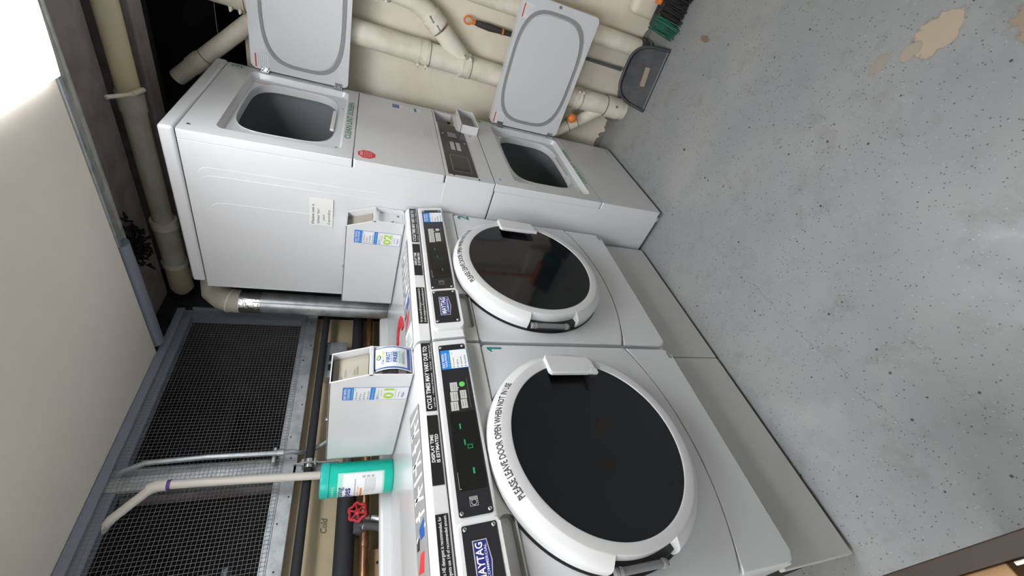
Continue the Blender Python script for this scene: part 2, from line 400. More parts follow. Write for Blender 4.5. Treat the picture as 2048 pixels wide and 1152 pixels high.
struct(b.build('trim_2'), 'dark room behind the wire mesh')
b = MB(); b.box(-3.2, -.118, -2.6, 1.04, 2.16, 2.34, 'soffit', .004); struct(b.build('ceiling'), 'warm grey ceiling ending short of the pipes')
b = MB(); b.box(-3.2, 1.7, -2.7, -2.6, 0, 2.9, 'room_wall'); struct(b.build('wall_front'))
b = MB(); b.box(-3.3, -3.2, -2.6, 1.2, 0, 2.9, 'room_wall'); struct(b.build('wall_left'))

# ---- wire mesh partition over the washers: frame, stud, mesh
t = thing('mesh_partition', (-.6, 1.0, 1.55), 'wire mesh screen in a grey steel frame above the washers', 'mesh screen')
b = MB(); b.box(-3.0, .142, 1.0, 1.045, 1.553, 1.602, 'galv', .002); b.box(-3.0, .142, .997, 1.0, 1.602, 1.624, 'galv'); b.box(-3.0, .142, 1.0, 1.04, 1.600, 1.606, 'blue_grey')
for k in range(14): screw(b, front(-1.5 + k * .12 + .03 * (k % 2), 1.0, 1.578 + .012 * (k % 3 - 1)), 0, 0, .003, 'black')
b.build('bottom_rail', t)
b = MB(); b.box(-3.0, .142, 1.0, 1.045, 2.095, 2.155, 'blue_grey', .002); b.box(-3.0, .142, .985, 1.0, 2.128, 2.158, 'blue_grey', .002); b.build('top_rail', t, label='blue grey painted top rail')
b = MB(); b.box(.142, .150, .985, 1.045, 1.553, 2.1, 'galv'); b.box(.10, .142, 1.0, 1.04, 1.60, 2.1, 'blue_grey'); b.build('side_post', t)
b = MB(); b.box(-.712, -.632, .999, 1.003, 1.60, 2.13, 'galv'); b.box(-.714, -.710, .999, 1.04, 1.60, 2.13, 'galv'); b.box(-.634, -.630, .999, 1.04, 1.60, 2.13, 'galv')
b.box(-.690, -.686, .9975, .999, 1.6, 2.13, 'galv')
b.build('stud', t, label='bright galvanised steel stud')
b = MB()
x = -1.62
while x < .14:
    b.box(x - .00045, x + .00045, .9940, .9949, 1.604, 2.128, 'wire'); x += .0132
z = 1.607
while z < 2.128:
    b.box(-1.63, .140, .9931, .9940, z - .00045, z + .00045, 'wire'); z += .0132
b.flat = True; b.build('wire_mesh', t)

# ---- things seen through the mesh
b = MB(); b.tube([(-.5, 1.5, 2.25), (-.5, 1.5, .2)], .05, 'mauve'); tag(b.build('drain_pipe'), 'dim thick pipe standing in the dark behind the wire mesh', 'pipe')
b = MB(); b.tube([(-1.6, 1.45, 1.83), (-.85, 1.5, 1.80)], .018, 'galv'); tag(b.build('conduit_pipe'), 'faint steel pipe lying level behind the wire mesh', 'pipe')

# ---- ceiling lamp, and a fill light added out of view for the left-facing sides
def lamp(x0, x1, y0, y1, m, label):
    t = thing('light_panel', ((x0 + x1) / 2, (y0 + y1) / 2, 2.16), label, 'light')
    b = MB(); b.box(x0 + .004, x1 - .004, y0 + .004, y1 - .004, 2.1436, 2.16, 'panel', .002); b.build('housing', t)
    b = MB(); pr = [(x1 - .004, y1), (x0, y1), (x0, y0), (x1 + .012, y0), (x1 + .014, y0 + .10), (x1 + .010, y0 + .28), (x1 + .002, y1 - .05)]
    b.prism(pr, top(0, 0, 2.1435), .004, m); 
    b.build('diffuser', t, label='glowing white diffuser')
lamp(-1.32, -.130, -.60, -.160, 'lamp', 'bright glowing white ceiling light over the washers')
lamp(-3.05, -1.95, -.55, .25, 'lamp_fill', 'added fill light out of view at the left end of the room')

# ---- pipes overhead beside the ceiling's edge
b = MB()
b.tube([(.335, -1.8, 2.205), (.335, .10, 2.205)], .036, 'tank_wrap', 28); b.tube([(.335, .10, 2.205), (.335, .66, 2.205)], .038, 'wrap_grey', 28)
b.tube([(.335, .06, 2.205), (.335, .13, 2.205)], .042, 'wrap_grey', 28)
b.tube([(.335, .62, 2.205), (.335, .66, 2.205)], .050, 'cream_pipe', 28); b.tube([(.335, .66, 2.205), (.335, .88, 2.203)], .046, 'wrap_grey', 28)
b.tube([(.335, .86, 2.204), (.335, .885, 2.204)], .051, 'cream_pipe', 28); b.tube([(.335, .88, 2.203), (.335, 1.03, 2.20), (.335, 1.06, 2.21)], [.047, .050, .035], 'tank_wrap', 28)
b.tube([(.37, .98, 2.19), (.41, .99, 2.165), (.43, .985, 2.155)], [.03, .022, .014], 'cream_pipe', 16)
tag(b.build('insulated_pipe'), 'thick yellowish wrapped pipe running overhead above the dryers', 'pipe')
b = MB(); b.tube([(.335, .045, 2.160), (.27, .04, 2.170)], .009, 'cream_pipe', 10); b.tube([(.27, .04, 2.170), (.20, .035, 2.215)], .007, 'cream_pipe', 10)
tag(b.build('pipe_hanger'), 'small cream hanger bar hooked on the thick overhead pipe', 'hanger')
b = MB(); b.box(-.118, -.100, -2.5, .42, 2.155, 2.20, 'galv', .003); b.box(-.100, -.062, -2.5, .42, 2.165, 2.20, 'galv_old', .006)
tag(b.build('steel_channel'), 'long galvanised channel along the ceiling edge', 'channel')
b = MB(); b.tube([(-.078, .43, 2.176), (-.078, .97, 2.172)], .030, 'blue_grey', 20); b.tube([(-.040, -2.4, 2.185), (-.040, .43, 2.185), (-.060, .50, 2.18)], .016, 'galv_old', 14)
tag(b.build('vent_pipe'), 'blue grey round pipe meeting the mesh corner at the ceiling edge', 'pipe')
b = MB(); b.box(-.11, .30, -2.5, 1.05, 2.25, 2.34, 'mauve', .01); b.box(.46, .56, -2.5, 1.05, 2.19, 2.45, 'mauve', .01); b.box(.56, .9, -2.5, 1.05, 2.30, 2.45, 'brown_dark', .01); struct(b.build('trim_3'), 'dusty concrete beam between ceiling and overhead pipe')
b = MB()
for k in range(110):
    q = Vector((.13 + random.gauss(0, .018), .60 + random.gauss(0, .055), 2.225 + random.gauss(0, .012))); e = Vector((random.uniform(-1, 1), random.uniform(-1, 1), random.uniform(-1, 1))) * .018
    b.tube([q - e, q + Vector((.004, .004, -.004)), q + e], [.003, .006, .002], 'dark', 5)
tag(b.build('lint_clump'), 'dark ragged clump of lint caught between the overhead pipes', 'lint', kind='stuff')

# ---- stack pipes on the cream wall
PX = .765
def SY(z): return -.212 if z < .75 else -.212 - (z - .75) * .030
def bandc(mb, x, y, z0, z1, r, clamps=True, side=1):
    mb.tube([(x, y, z0), (x, y, z1)], r, 'cream_pipe', 28)
    mb.tube([(x, y, z0 - .0025), (x, y, z0)], r * .995, 'seam', 28)
    if clamps:
        for z in (z0 + (z1 - z0) * .22, z0 + (z1 - z0) * .78):
            mb.tube([(x, y, z - .004), (x, y, z + .004)], r + .002, 'cream_pipe', 28)
            a = side * .35 + math.pi
            mb.box(x - r * .75 - .012, x - r * .75 + .006, y - side * (r * .82) - .008, y - side * (r * .82) + .008, z - .006, z + .006, 'cream_pipe', .002)
            mb.tube([(x - r * .75 - .016, y - side * r * .95, z), (x - r * .6, y - side * r * .95, z)], .0035, 'chrome', 8)
t = thing('drain_stack', (PX, -.212, 0), 'thick cream painted drain stack between the open dryer doors', 'pipe')
b = MB(); b.tube([(PX, SY(0), 0.0), (PX, SY(.75), .75), (PX, SY(2.25), 2.25)], .053, 'cream_pipe', 32); b.build('main_pipe', t)
for z0, z1, sd in ((1.135, 1.20, -1), (.93, .985, 1), (.29, .335, 1), (1.90, 1.96, -1), (1.50, 1.53, -1)):
    b = MB(); bandc(b, PX, SY(z0), z0, z1, .0565, True, sd); b.build('coupling', t)
b = MB(); b.tube([(PX, SY(0), .03), (PX, SY(0), .13)], .0575, 'cream_pipe', 32); b.tube([(PX, SY(0), .128), (PX, SY(0), .131)], .0577, 'seam', 32)
b.ball((PX - .055, -.235, .075), .006, 'seam', 8); b.build('bottom_collar', t)
b = MB(); b.tube([(PX, -.235, .965), (PX, -.300, 1.048), (PX, -.340, 1.098)], .043, 'cream_pipe', 24); b.build('wye_branch', t)
b = MB(); b.tube([(PX, -.19, .13), (PX, -.125, .208), (PX, -.06, .29), (PX, .03, .40)], .034, 'cream_pipe', 24)
b.tube([(PX, -.090, .252), (PX, -.088, .2545)], .0350, 'seam', 24); b.tube([(PX, -.055, .296), (PX, -.053, .2985)], .0355, 'seam', 24); b.build('wye_branch', t)
b = MB(); b.tube([(PX, -.235, 1.81), (PX, -.10, 1.945), (PX, .06, 2.105), (PX, .15, 2.195)], .034, 'cream_pipe', 24)
b.tube([(PX, .028, 2.073), (PX, .030, 2.075)], .0352, 'seam', 24); b.tube([(PX, .045, 2.09), (PX, .085, 2.13)], .038, 'cream_pipe', 24); b.build('wye_branch', t)
t = thing('branch_pipe', (PX, -.44, 1.9), 'cream branch pipe with an elbow dropping into the drain stack', 'pipe')
b = MB(); arc = [(PX, -.435, 2.25), (PX, -.432, 1.36)]
b.tube(arc + [(PX, -.430, 1.30), (PX, -.422, 1.24), (PX, -.398, 1.18), (PX, -.345, 1.105)], .043, 'cream_pipe', 28); b.build('pipe_run', t)
b = MB(); bandc(b, PX, -.432, 1.34, 1.41, .048, True, -1); b.build('coupling', t)
b = MB(); p0, p1 = Vector((PX, -.385, 1.160)), Vector((PX, -.347, 1.108)); b.tube([p0, p1], .0475, 'cream_pipe', 28)
for k in (.15, .85):
    q = p0.lerp(p1, k); dd = (p1 - p0).normalized() * .004
    b.tube([q - dd, q + dd], .0495, 'cream_pipe', 28); b.tube([q + Vector((-.046, -.010, .012)), q + Vector((-.046, .012, -.010))], .0045, 'chrome', 8)
b.build('coupling', t)
t = thing('riser_pipe', (.776, -.528, 0), 'slim cream pipe reaching the floor beside the dustpan', 'pipe')
b = MB(); b.tube([(.776, -.528, .075), (.776, -.528, 2.03)], .044, 'cream_pipe', 24); b.build('pipe_run', t)
b = MB(); b.tube([(.776, -.528, .0), (.776, -.528, .075)], .047, 'insul_grey', 24)
for z in (.02, .06): b.tube([(.776, -.528, z - .005), (.776, -.528, z + .005)], .049, 'chrome', 24); b.box(.722, .732, -.508, -.488, z - .007, z + .007, 'chrome', .002)
b.build('rubber_coupling', t, label='grey rubber coupling with chrome bands')
b = MB(); b.ball((.700, -.118, .318), (.024, .024, .026), 'orange', 20); tag(b.build('cleanout_plug'), 'round orange plug tucked behind the lower open dryer door', 'plug')

# ---- long-handled dustpan
t = thing('dustpan', (.64, -.43, 0), 'dark grey lobby dustpan standing on the floor against the cream wall', 'dustpan')
fr = frame((.57, -.435, .006), (0.10, -1, 0), (.80, .08, .56))
b = MB()
pr = []
for k in range(25):
    a = math.pi * k / 24; pr.append((.142 * math.copysign(abs(math.cos(a)) ** .55, math.cos(a)), .055 + .135 * math.sin(a)))
pr += [(-.148, 0), (.148, 0)]
b.prism(pr, fr, .008, 'pan', .003); 
rim = [fr @ Vector((p[0], p[1], .010)) for p in pr[:25]]
b.tube([fr @ Vector((.148, 0, .002))] + rim + [fr @ Vector((-.148, 0, .002))], .008, 'pan', 8)
b.rectl(-.140, .140, .004, .010, fr, 'pole', .0002); b.build('pan', t)
b = MB(); b.rectl(-.035, .055, .055, .082, fr @ Matrix.Rotation(.1, 4, 'Z'), 'tape', .0006, .002, .002); b.build('tape_strip', t, label='strip of brown tape')
b = MB(); b.tube([(.795, -.405, .10), (.795, -.405, .80)], .0085, 'pole', 12); b.build('pole', t)
b = MB(); b.tube([(.795, -.405, .75), (.795, -.405, .79), (.795, -.405, .82), (.795, -.405, .87), (.795, -.406, .925), (.795, -.407, .95)], [.011, .013, .014, .017, .014, .010], 'rubber', 14)
b.tube([(.795, -.405, .800), (.795, -.405, .808)], .0165, 'orange', 14); b.build('grip', t, label='dark rubber grip')
b = MB(); cen = Vector((.795, -.408, .978))
b.tube([cen + Vector((0, math.cos(a) * .016, math.sin(a) * .020)) for a in [2 * math.pi * k / 20 for k in range(21)]], .0045, 'orange', 8, False); b.tube([(.795, -.407, .945), (.795, -.407, .960)], .0115, 'orange', 12)
b.build('hanging_ring', t, label='orange hanging ring')

# ---- broom at the edge of the view
t = thing('broom', (.66, -.77, 0), 'broom head with green and black bristles on the floor by the wall', 'broom')
b = MB()
for k in range(420):
    u = random.random(); y = -.635 - .30 * u; x = .700 + random.uniform(-.025, .025); z = .10
    m = 'green_bristle' if u < .20 else 'black_bristle'
    e = Vector((x + random.uniform(-.085, -.03), y + random.uniform(-.012, .02), .002 + random.random() * .008))
    b.tube([(x, y, z), e.lerp(Vector((x, y, z)), .5) + Vector((-.004, 0, 0)), e], [.0035, .0035, .0022], m, 5)
b.build('bristles', t, label='stiff green and black bristles')
b = MB(); b.box(.690, .735, -.95, -.735, .100, .118, 'orange', .005); b.box(.675, .728, -.95, -.645, .085, .100, 'rubber', .004); b.build('head_block', t, label='orange brush block')
b = MB(); b.tube([(.70, -.86, .11), (.735, -.90, 1.25)], .011, 'orange', 12); b.build('handle', t)

# ================================================================ PIPES ON THE BACK WALL
b = MB(); b.tube([(-1.6, .965, 1.508), (.15, .965, 1.508)], .0165, 'insul', 16); tag(b.build('water_line'), 'thin black insulated line along the beige wall just under the mesh', 'pipe')
b = MB(); b.tube([(-1.6, .99, 1.362), (-.80, .99, 1.362)], .034, 'insul', 20); b.tube([(-.62, .99, 1.352), (.155, .99, 1.352)], .026, 'insul', 20)
b.tube([(-.80, .99, 1.365), (-.62, .99, 1.365)], .02, 'insul_grey', 16); tag(b.build('water_pipe'), 'thick black foam covered pipe low on the beige wall', 'pipe')
b = MB(); b.tube([(-1.6, .985, 1.295), (.155, .985, 1.295)], .0165, 'copper', 16)
for x in (-.93, -.99): b.tube([(x, .985, 1.295), (x + .012, .985, 1.295)], .0195, 'copper', 16)
tag(b.build('copper_pipe'), 'bare copper pipe running below the black foam covered pipe', 'pipe')
for i, (x, nm) in enumerate(((-.765, 'grey foam covered branch dropping from the tee nearest the wipes'), (-.915, 'grey foam covered branch dropping beside the red handwheel'))):
    t = thing('branch_line', (x, .96, 1.30), nm, 'pipe', 'foam covered branches behind the left washer')
    b = MB(); z0 = 1.375 if i == 0 else 1.315
    b.tube([(x, .975, z0), (x - .015, .955, z0 - .05), (x - .045, .93, z0 - .12), (x - .07, .91, 1.12)], .017, 'insul_grey', 16); b.build('foam_cover', t)
    b = MB(); b.tube([(x - .006, .970, z0 - .020), (x - .008, .968, z0 - .024)], .0195, 'silver', 16); b.tube([(x - .03, .985, z0), (x + .03, .985, z0)], .026, 'insul_grey', 16); b.build('tee', t)
t = thing('gate_valve', (-.885, .93, 1.32), 'red handwheel valve on the copper pipe behind the left washer', 'valve')
b = MB(); c = Vector((-.888, .925, 1.325)); fw = frame(c, (1, 0, .12), (-.10, .35, 1))
pts = []
for k in range(49):
    a = 2 * math.pi * k / 48; r = .030 + .0030 * math.cos(6 * a); pts.append(fw @ Vector((r * math.cos(a), r * math.sin(a), 0)))
b.tube(pts, .0048, 'red', 8, False)
for k in range(6):
    a = math.pi * k / 3 + .1; b.tube([fw @ Vector((.008 * math.cos(a), .008 * math.sin(a), 0)), fw @ Vector((.030 * math.cos(a), .030 * math.sin(a), 0))], .0035, 'red', 8)
b.lathe([(.011, -.006), (.011, .004), (.006, .006), (0.0005, .006)], fw, 'red', seg=16)
b.build('handwheel', t, label='red painted handwheel')
b = MB(); b.tube([fw @ Vector((0, 0, -.002)), (-.885, .985, 1.297)], [.005, .012], 'copper', 12); b.tube([(-.885, .93, 1.31), (-.890, .93, 1.30)], .008, 'chrome', 10); b.build('stem', t)
b = MB(); b.tube([(-.905, .94, 1.300), (-.915, .92, 1.275)], .013, 'chrome', 10)
b.tube([(-.915, .92, 1.275), (-.93, .905, 1.24), (-.93, .89, 1.15)], .010, 'chrome', 14)
for k in range(5): b.tube([(-.917 - .003 * k, .918 - .003 * k, 1.268 - .008 * k), (-.918 - .003 * k, .917 - .003 * k, 1.265 - .008 * k)], .012, 'chrome', 14)
tag(b.build('hose_connector'), 'chrome hose connector hanging under the red handwheel', 'connector')
b = MB(); b.box(-1.16, -.99, 1.02, 1.05, 1.17, 1.275, 'pine', .003)
for x, z in ((-1.035, 1.245), (-1.06, 1.228)): b.tube([(x, 1.018, z), (x, 1.021, z)], .005, 'dark', 12)
tag(b.build('wood_block'), 'pale wooden block with two dark holes on the beige wall', 'block')
b = MB(); b.text('Cold', front(-.905, 1.049, 1.425), .022, 'ink', .052, shear=.2)
b.flat = True; tag(b.build('wall_writing'), 'handwritten word Cold on the beige wall', 'writing')
# electrical conduit, clamp, PVC
t = thing('conduit_pipe', (-.63, .95, 1.5), 'grey steel conduit running up the galvanised stud', 'conduit')
b = MB(); b.tube([(-.66, 1.02, 2.13), (-.648, .975, 2.09), (-.635, .952, 2.03), (-.628, .95, 1.85), (-.630, .95, 1.62), (-.626, .955, 1.575), (-.618, .985, 1.545), (-.605, .998, 1.51), (-.585, .995, 1.47), (-.55, .99, 1.42)], .0095, 'galv', 14); b.build('tube', t)
b = MB(); b.tube([(-.6295, .95, 1.622), (-.6297, .95, 1.60)], .0125, 'galv', 14); b.box(-.66, -.60, .96, .998, 1.628, 1.640, 'galv', .003); b.build('strap', t)
t = thing('strut_bracket', (-.66, .98, 1.46), 'small galvanised strut bracket clamping the thin black line', 'bracket')
b = MB(); b.box(-.70, -.66, 1.0, 1.045, 1.40, 1.565, 'galv', .002); b.box(-.702, -.697, .985, 1.045, 1.40, 1.565, 'galv'); b.box(-.664, -.659, .985, 1.045, 1.40, 1.565, 'galv'); b.build('channel', t)
b = MB(); b.tube([(-.695, .965, 1.508), (-.660, .965, 1.508)], .0185, 'chrome', 18); b.box(-.69, -.665, .94, .985, 1.524, 1.534, 'chrome', .002); b.box(-.69, -.665, .94, .985, 1.482, 1.490, 'chrome', .002); b.tube([(-.678, .945, 1.54), (-.678, .945, 1.475)], .004, 'chrome', 8); b.build('clamp', t, label='bright pipe clamp')
t = thing('pvc_pipe', (-.735, .93, 1.3), 'white plastic pipe rising past the mesh beside the stud', 'pipe')
b = MB(); b.tube([(-.745, .93, 1.28), (-.733, .93, 1.70), (-.728, .93, 1.945)], .0145, 'pvc', 18); b.tube([(-.728, .93, 1.94), (-.738, .94, 1.985), (-.80, .985, 2.07), (-.815, 1.03, 2.10)], .0145, 'pvc', 18)
b.text('PVC SCH 40  ASTM D1785', left(-.7475, .944, 1.8), .006, 'grey_ink', None, fn=lambda x, y: Vector((-.731 - .0148 * math.cos((y - .003) / .0148 + .5), .93 - .0148 * math.sin((y - .003) / .0148 + .5), 1.55 + x)))
b.build('tube', t)
b = MB(); b.tube([(-.7285, .93, 1.935), (-.729, .93, 1.965), (-.736, .937, 1.985)], .0185, 'pvc', 18); b.build('elbow_fitting', t)
b = MB(); b.tube([(-.7285, .93, 1.925), (-.7285, .93, 1.937)], .0165, 'purple', 18); b.build('primer_ring', t, label='purple primer stain ring')
t = thing('outlet_box', (-.16, 1.04, 1.49), 'grey metal outlet box on the beige wall behind the left coin box', 'outlet')
b = MB(); b.box(-.245, -.045, 1.0, 1.05, 1.405, 1.497, 'galv', .006); b.build('box', t)
b = MB(); b.box(-.25, -.04, .994, 1.0, 1.40, 1.502, 'galv', .002)
for x in (-.195, -.14): b.box(x - .018, x + .018, .990, .996, 1.43, 1.478, 'black', .006)
for x, z in ((-.24, 1.41), (-.24, 1.492), (-.055, 1.492), (-.115, 1.495)): screw(b, front(x, .994, z), 0, 0, .004)
b.build('cover_plate', t)

# ---- dryer exhaust duct
t = thing('exhaust_duct', (.07, .85, .0), 'shiny round metal exhaust duct standing behind the dryers', 'duct')
b = MB(); b.tube([(.062, .85, .3), (.073, .85, 1.84)], .050, 'galv', 36); b.tube([(.026, .813, .5), (.036, .813, 1.82)], .0025, 'galv', 6); b.build('tube', t)
b = MB(); b.tube([(.072, .85, 1.79), (.073, .85, 1.88)], .0515, 'foil', 36); b.build('foil_tape', t, label='wrinkled silver foil tape')
b = MB(); b.tube([(.073, .85, 1.875), (.074, .85, 1.91), (.085, .845, 1.95), (.115, .84, 1.985), (.17, .83, 2.00), (.24, .82, 2.0)], .0535, 'wrap_grey', 28)
b.tube([(.074, .85, 1.912), (.0755, .8495, 1.918)], .056, 'cream_pipe', 28); b.build('elbow', t, label='beige elbow')

# ================================================================ PLATFORM
t = thing('washer_platform', (-.72, .5, 0), 'white steel plinth under both washers', 'platform')
b = MB(); b.box(-.714, -.022, .2137, .235, .02, .303, 'base', .004); b.build('front_board', t)
b = MB(); b.box(-1.412, -.717, .2137, .235, .02, .303, 'base', .004); b.build('front_board', t)
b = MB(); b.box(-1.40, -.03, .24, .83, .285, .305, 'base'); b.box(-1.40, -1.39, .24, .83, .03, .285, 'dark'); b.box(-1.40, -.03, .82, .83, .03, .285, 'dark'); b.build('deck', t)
for x in (-1.37, -.75, -.68, -.06):
    b = MB(); b.tube([(x, .25, 0), (x, .25, .02)], .014, 'tape', 14); b.tube([(x, .25, .02), (x, .25, .07)], .008, 'tape', 12); b.build('foot', t)

# ================================================================ WASHER (built as the right-hand one, then copied to the left)
WX0, WX1 = -.710, -.020
def L(x): return WX0 + x
DC = (L(.334), .787)          # centre of the door
def seamz(lx): return .430 + .066 * ((lx - .345) / .34) ** 2
def make_washer():
    t = thing('front_load_washer', (-.365, .5, .305), 'x', 'washer')
    b = MB(); b.box(WX0 + .002, WX1 - .002, .176, .835, .306, 1.21, 'enamel', .006); b.build('cabinet', t)
    # main front panel with a hole for the door recess
    F = front(0, .160, 0)
    up = [(L(.687), 1.020), (L(.677), 1.030), (L(.012), 1.030), (L(.003), 1.021)]
    n = 28
    lo = [(L(.003 + .684 * k / n), seamz(.003 + .684 * k / n) + .003 + .007 * abs((k / n - .5) * 2) ** 5) for k in range(n + 1)]
    b = MB(); b.prism(up + lo, F, .018, 'enamel', .003, holes=[ell(DC[0], DC[1], .298, .298, 72)][:0]); b.build('front_panel', t)
    b = MB(); lo = [(L(.003 + .684 * k / n), seamz(.003 + .684 * k / n) - .002) for k in range(n + 1)][::-1]
    cr = [(L(.003), .335), (L(.010), .316), (L(.028), .303), (L(.662), .303), (L(.680), .316), (L(.687), .335)]
    b.prism(lo + cr, F, .05, 'enamel', .007, 4); b.build('lower_panel', t)
    b = MB(); fb = front(L(.668), .160, .330); b.rectl(-.022, .006, -.016, -.002, fb, 'silver_dark', .0004, .003)
    for k in range(6): b.rectl(-.018 + k * .004, -.016 + k * .004, -.014, -.005, fb, 'silver', .0007)
    b.build('serial_badge', t, label='small grey serial badge')
    # door
    FD = frame((DC[0], 0, DC[1]), (1, 0, 0), (0, 0, 1))     # height = -y
    d = MB(); d.lathe([(.2915, -.1597), (.2915, -.1590), (.287, -.1560), (.283, -.1560)], FD, 'black', seg=96); d.lathe([(.285, -.159), (.280, -.135), (.24, -.13)], FD, 'black', seg=96)  # black rings paint the dark gap between door and panel
    bez = d.build('door_rim_ring', t, label='black ring standing in for the dark gap round the door')
    prof = [(.284, -.1550), (.2885, -.1515), (.2895, -.136), (.2890, -.1260), (.2860, -.1170), (.2780, -.1100), (.2660, -.1015), (.2620, -.0993), (.2420, -.0985), (.2380, -.0995), (.2362, -.1030), (.2362, -.115)]
    prin = [(.262, -.155), (.2635, -.150), (.2635, -.110), (.2625, -.101), (.2600, -.0993), (.2420, -.0985), (.2380, -.0995), (.2362, -.1030), (.2362, -.115)]
    d = MB(); d.lathe(prof, FD, 'panel', -157, 165, 110, True); d.lathe(prin, FD, 'panel', 165, 203, 16, True)
    ring = d.build('door_ring', t, label='white round door ring')
    # lettering bent along the ring
    d = MB(); al = math.atan2(.1100 - .1015, .2780 - .2660)
    def bend(x, y):
        a = math.radians(116) - x / .2740; r = .2650 + y * math.cos(al); h = -.1008 - y * math.sin(al) + .0010
        return FD @ Vector(((r + .0006) * math.cos(a), (r + .0006) * math.sin(a), h))
    d.text('PLEASE LEAVE DOOR OPEN WHEN NOT IN USE', None, .0165, 'ink', .316, fn=bend, bold=.022); d.flat = True; d.build('door_lettering', ring, t, label='curved black lettering asking to leave the door open')
    # handle
    d = MB(); hp = [(L(.598), .865), (L(.586), .872), (L(.540), .868), (L(.533), .860), (L(.533), .742), (L(.540), .716), (L(.548), .712), (L(.574), .716), (L(.590), .726)]
    hp = hp[::-1]
    d.prism(hp[::-1], front(0, .0895, 0), .0125, 'panel', .005, 4); d.prism([(L(.548), .73), (L(.548), .71), (L(.532), .71), (L(.533), .74)][::-1], front(0, .0885, 0), .011, 'panel', .002)
    d.build('door_handle', ring, t, label='white flared pull handle')
    pk = rrect(L(.478), L(.560), .735, .872, .012)
    d = MB(); d.prism(ell(DC[0], DC[1], .2362, .2362, 96), front(0, .1005, 0), .006, 'glass', holes=[pk]); d.build('door_glass', ring, t, label='glossy black round glass')
    d = MB(); rg = lambda y, s: [(L(.519) + (p[0] - L(.519)) * s, y, .8035 + (p[1] - .8035) * s) for p in pk]
    d.loft([rg(.101, 1.0), rg(.125, .94)], 'black', False, True); d.build('handle_pocket', ring, t)
    d = MB(); hx = DC[0] - .277
    d.box(hx - .008, hx + .016, .138, .152, DC[1] - .085, DC[1] + .065, 'black', .003)
    d.tube([(hx - .002, .136, DC[1] - .075), (hx - .002, .136, DC[1] + .058)], .0085, 'grey_plastic', 12)
    for z in (.045, .0565, -.070): d.tube([(hx - .002, .136, DC[1] + z), (hx - .002, .136, DC[1] + z + .008)], .0105, 'gasket', 12)
    d.build('hinge', t, label='grey hinge in a black slot')
    # recessed band below the console, with the drawer's finger pocket
    pk = rrect(L(.052), L(.205), 1.038, 1.074, .015)
    d = MB(); d.prism(rect(L(.002), L(.688), 1.034, 1.080), front(0, .1565, 0), .012, 'band', .002, holes=[pk]); d.build('console_band', t, label='grey white band under the console')
    d = MB(); d.loft([[(p[0], .158, p[1]) for p in pk], [(L(.128) + (p[0] - L(.128)) * .96, .185, 1.058 + (p[1] - 1.058) * .8) for p in pk]], 'pocket', False, True); d.build('finger_pocket', t, label='finger pocket with its shade put into the olive grey colour')
    # console: slanted face from (y .134, z 1.082) to (y .153, z 1.176)
    d = MB()
    def xpr(prof, xa, xb, m, bev=.004, mb=None):
        rings = [[(x, p[0], p[1]) for p in prof] for x in (xa, xb)]
        i = mb.mi(m); A = [mb.bm.verts.new(p) for p in rings[0]]; B = [mb.bm.verts.new(p) for p in rings[1]]; F = []
        nn = len(A)
        F.append(mb.bm.faces.new(A)); F.append(mb.bm.faces.new(B[::-1]))
        for k in range(nn): F.append(mb.bm.faces.new((A[k], B[k], B[(k + 1) % nn], A[(k + 1) % nn])))
        for f in F: f.material_index = i
        if bev: mb._bev(F, list({e for f in F for e in f.edges}), bev, 3, i)
    xpr([(.142, 1.079), (.134, 1.084), (.152, 1.1765), (.185, 1.1765), (.185, 1.079)], L(.0), L(.688), 'panel', .004, d)
    con = d.build('console', t, label='glossy white control console')
    d = MB(); xpr([(.158, 1.1795), (.161, 1.2135), (.169, 1.222), (.185, 1.2255), (.30, 1.2255), (.30, 1.19), (.185, 1.1795)], L(.0), L(.688), 'panel', .004, d)
    d.box(L(0), L(.688), .25, .808, 1.212, 1.2245, 'enamel', .003)
    xpr([(.800, 1.215), (.806, 1.252), (.812, 1.260), (.835, 1.260), (.835, 1.20), (.800, 1.20)], L(.012), L(.676), 'enamel', .005, d)
    d.build('top_panel', t, label='white top panel with raised rear ridge')
    return t, con
wash, console = make_washer()
def face_frame(x0):     # origin at the foot of the console's slanted face
    v = Vector((0, .018, .0925)).normalized(); o = Vector((x0, .134, 1.084))
    return frame(o, (1, 0, 0), v)
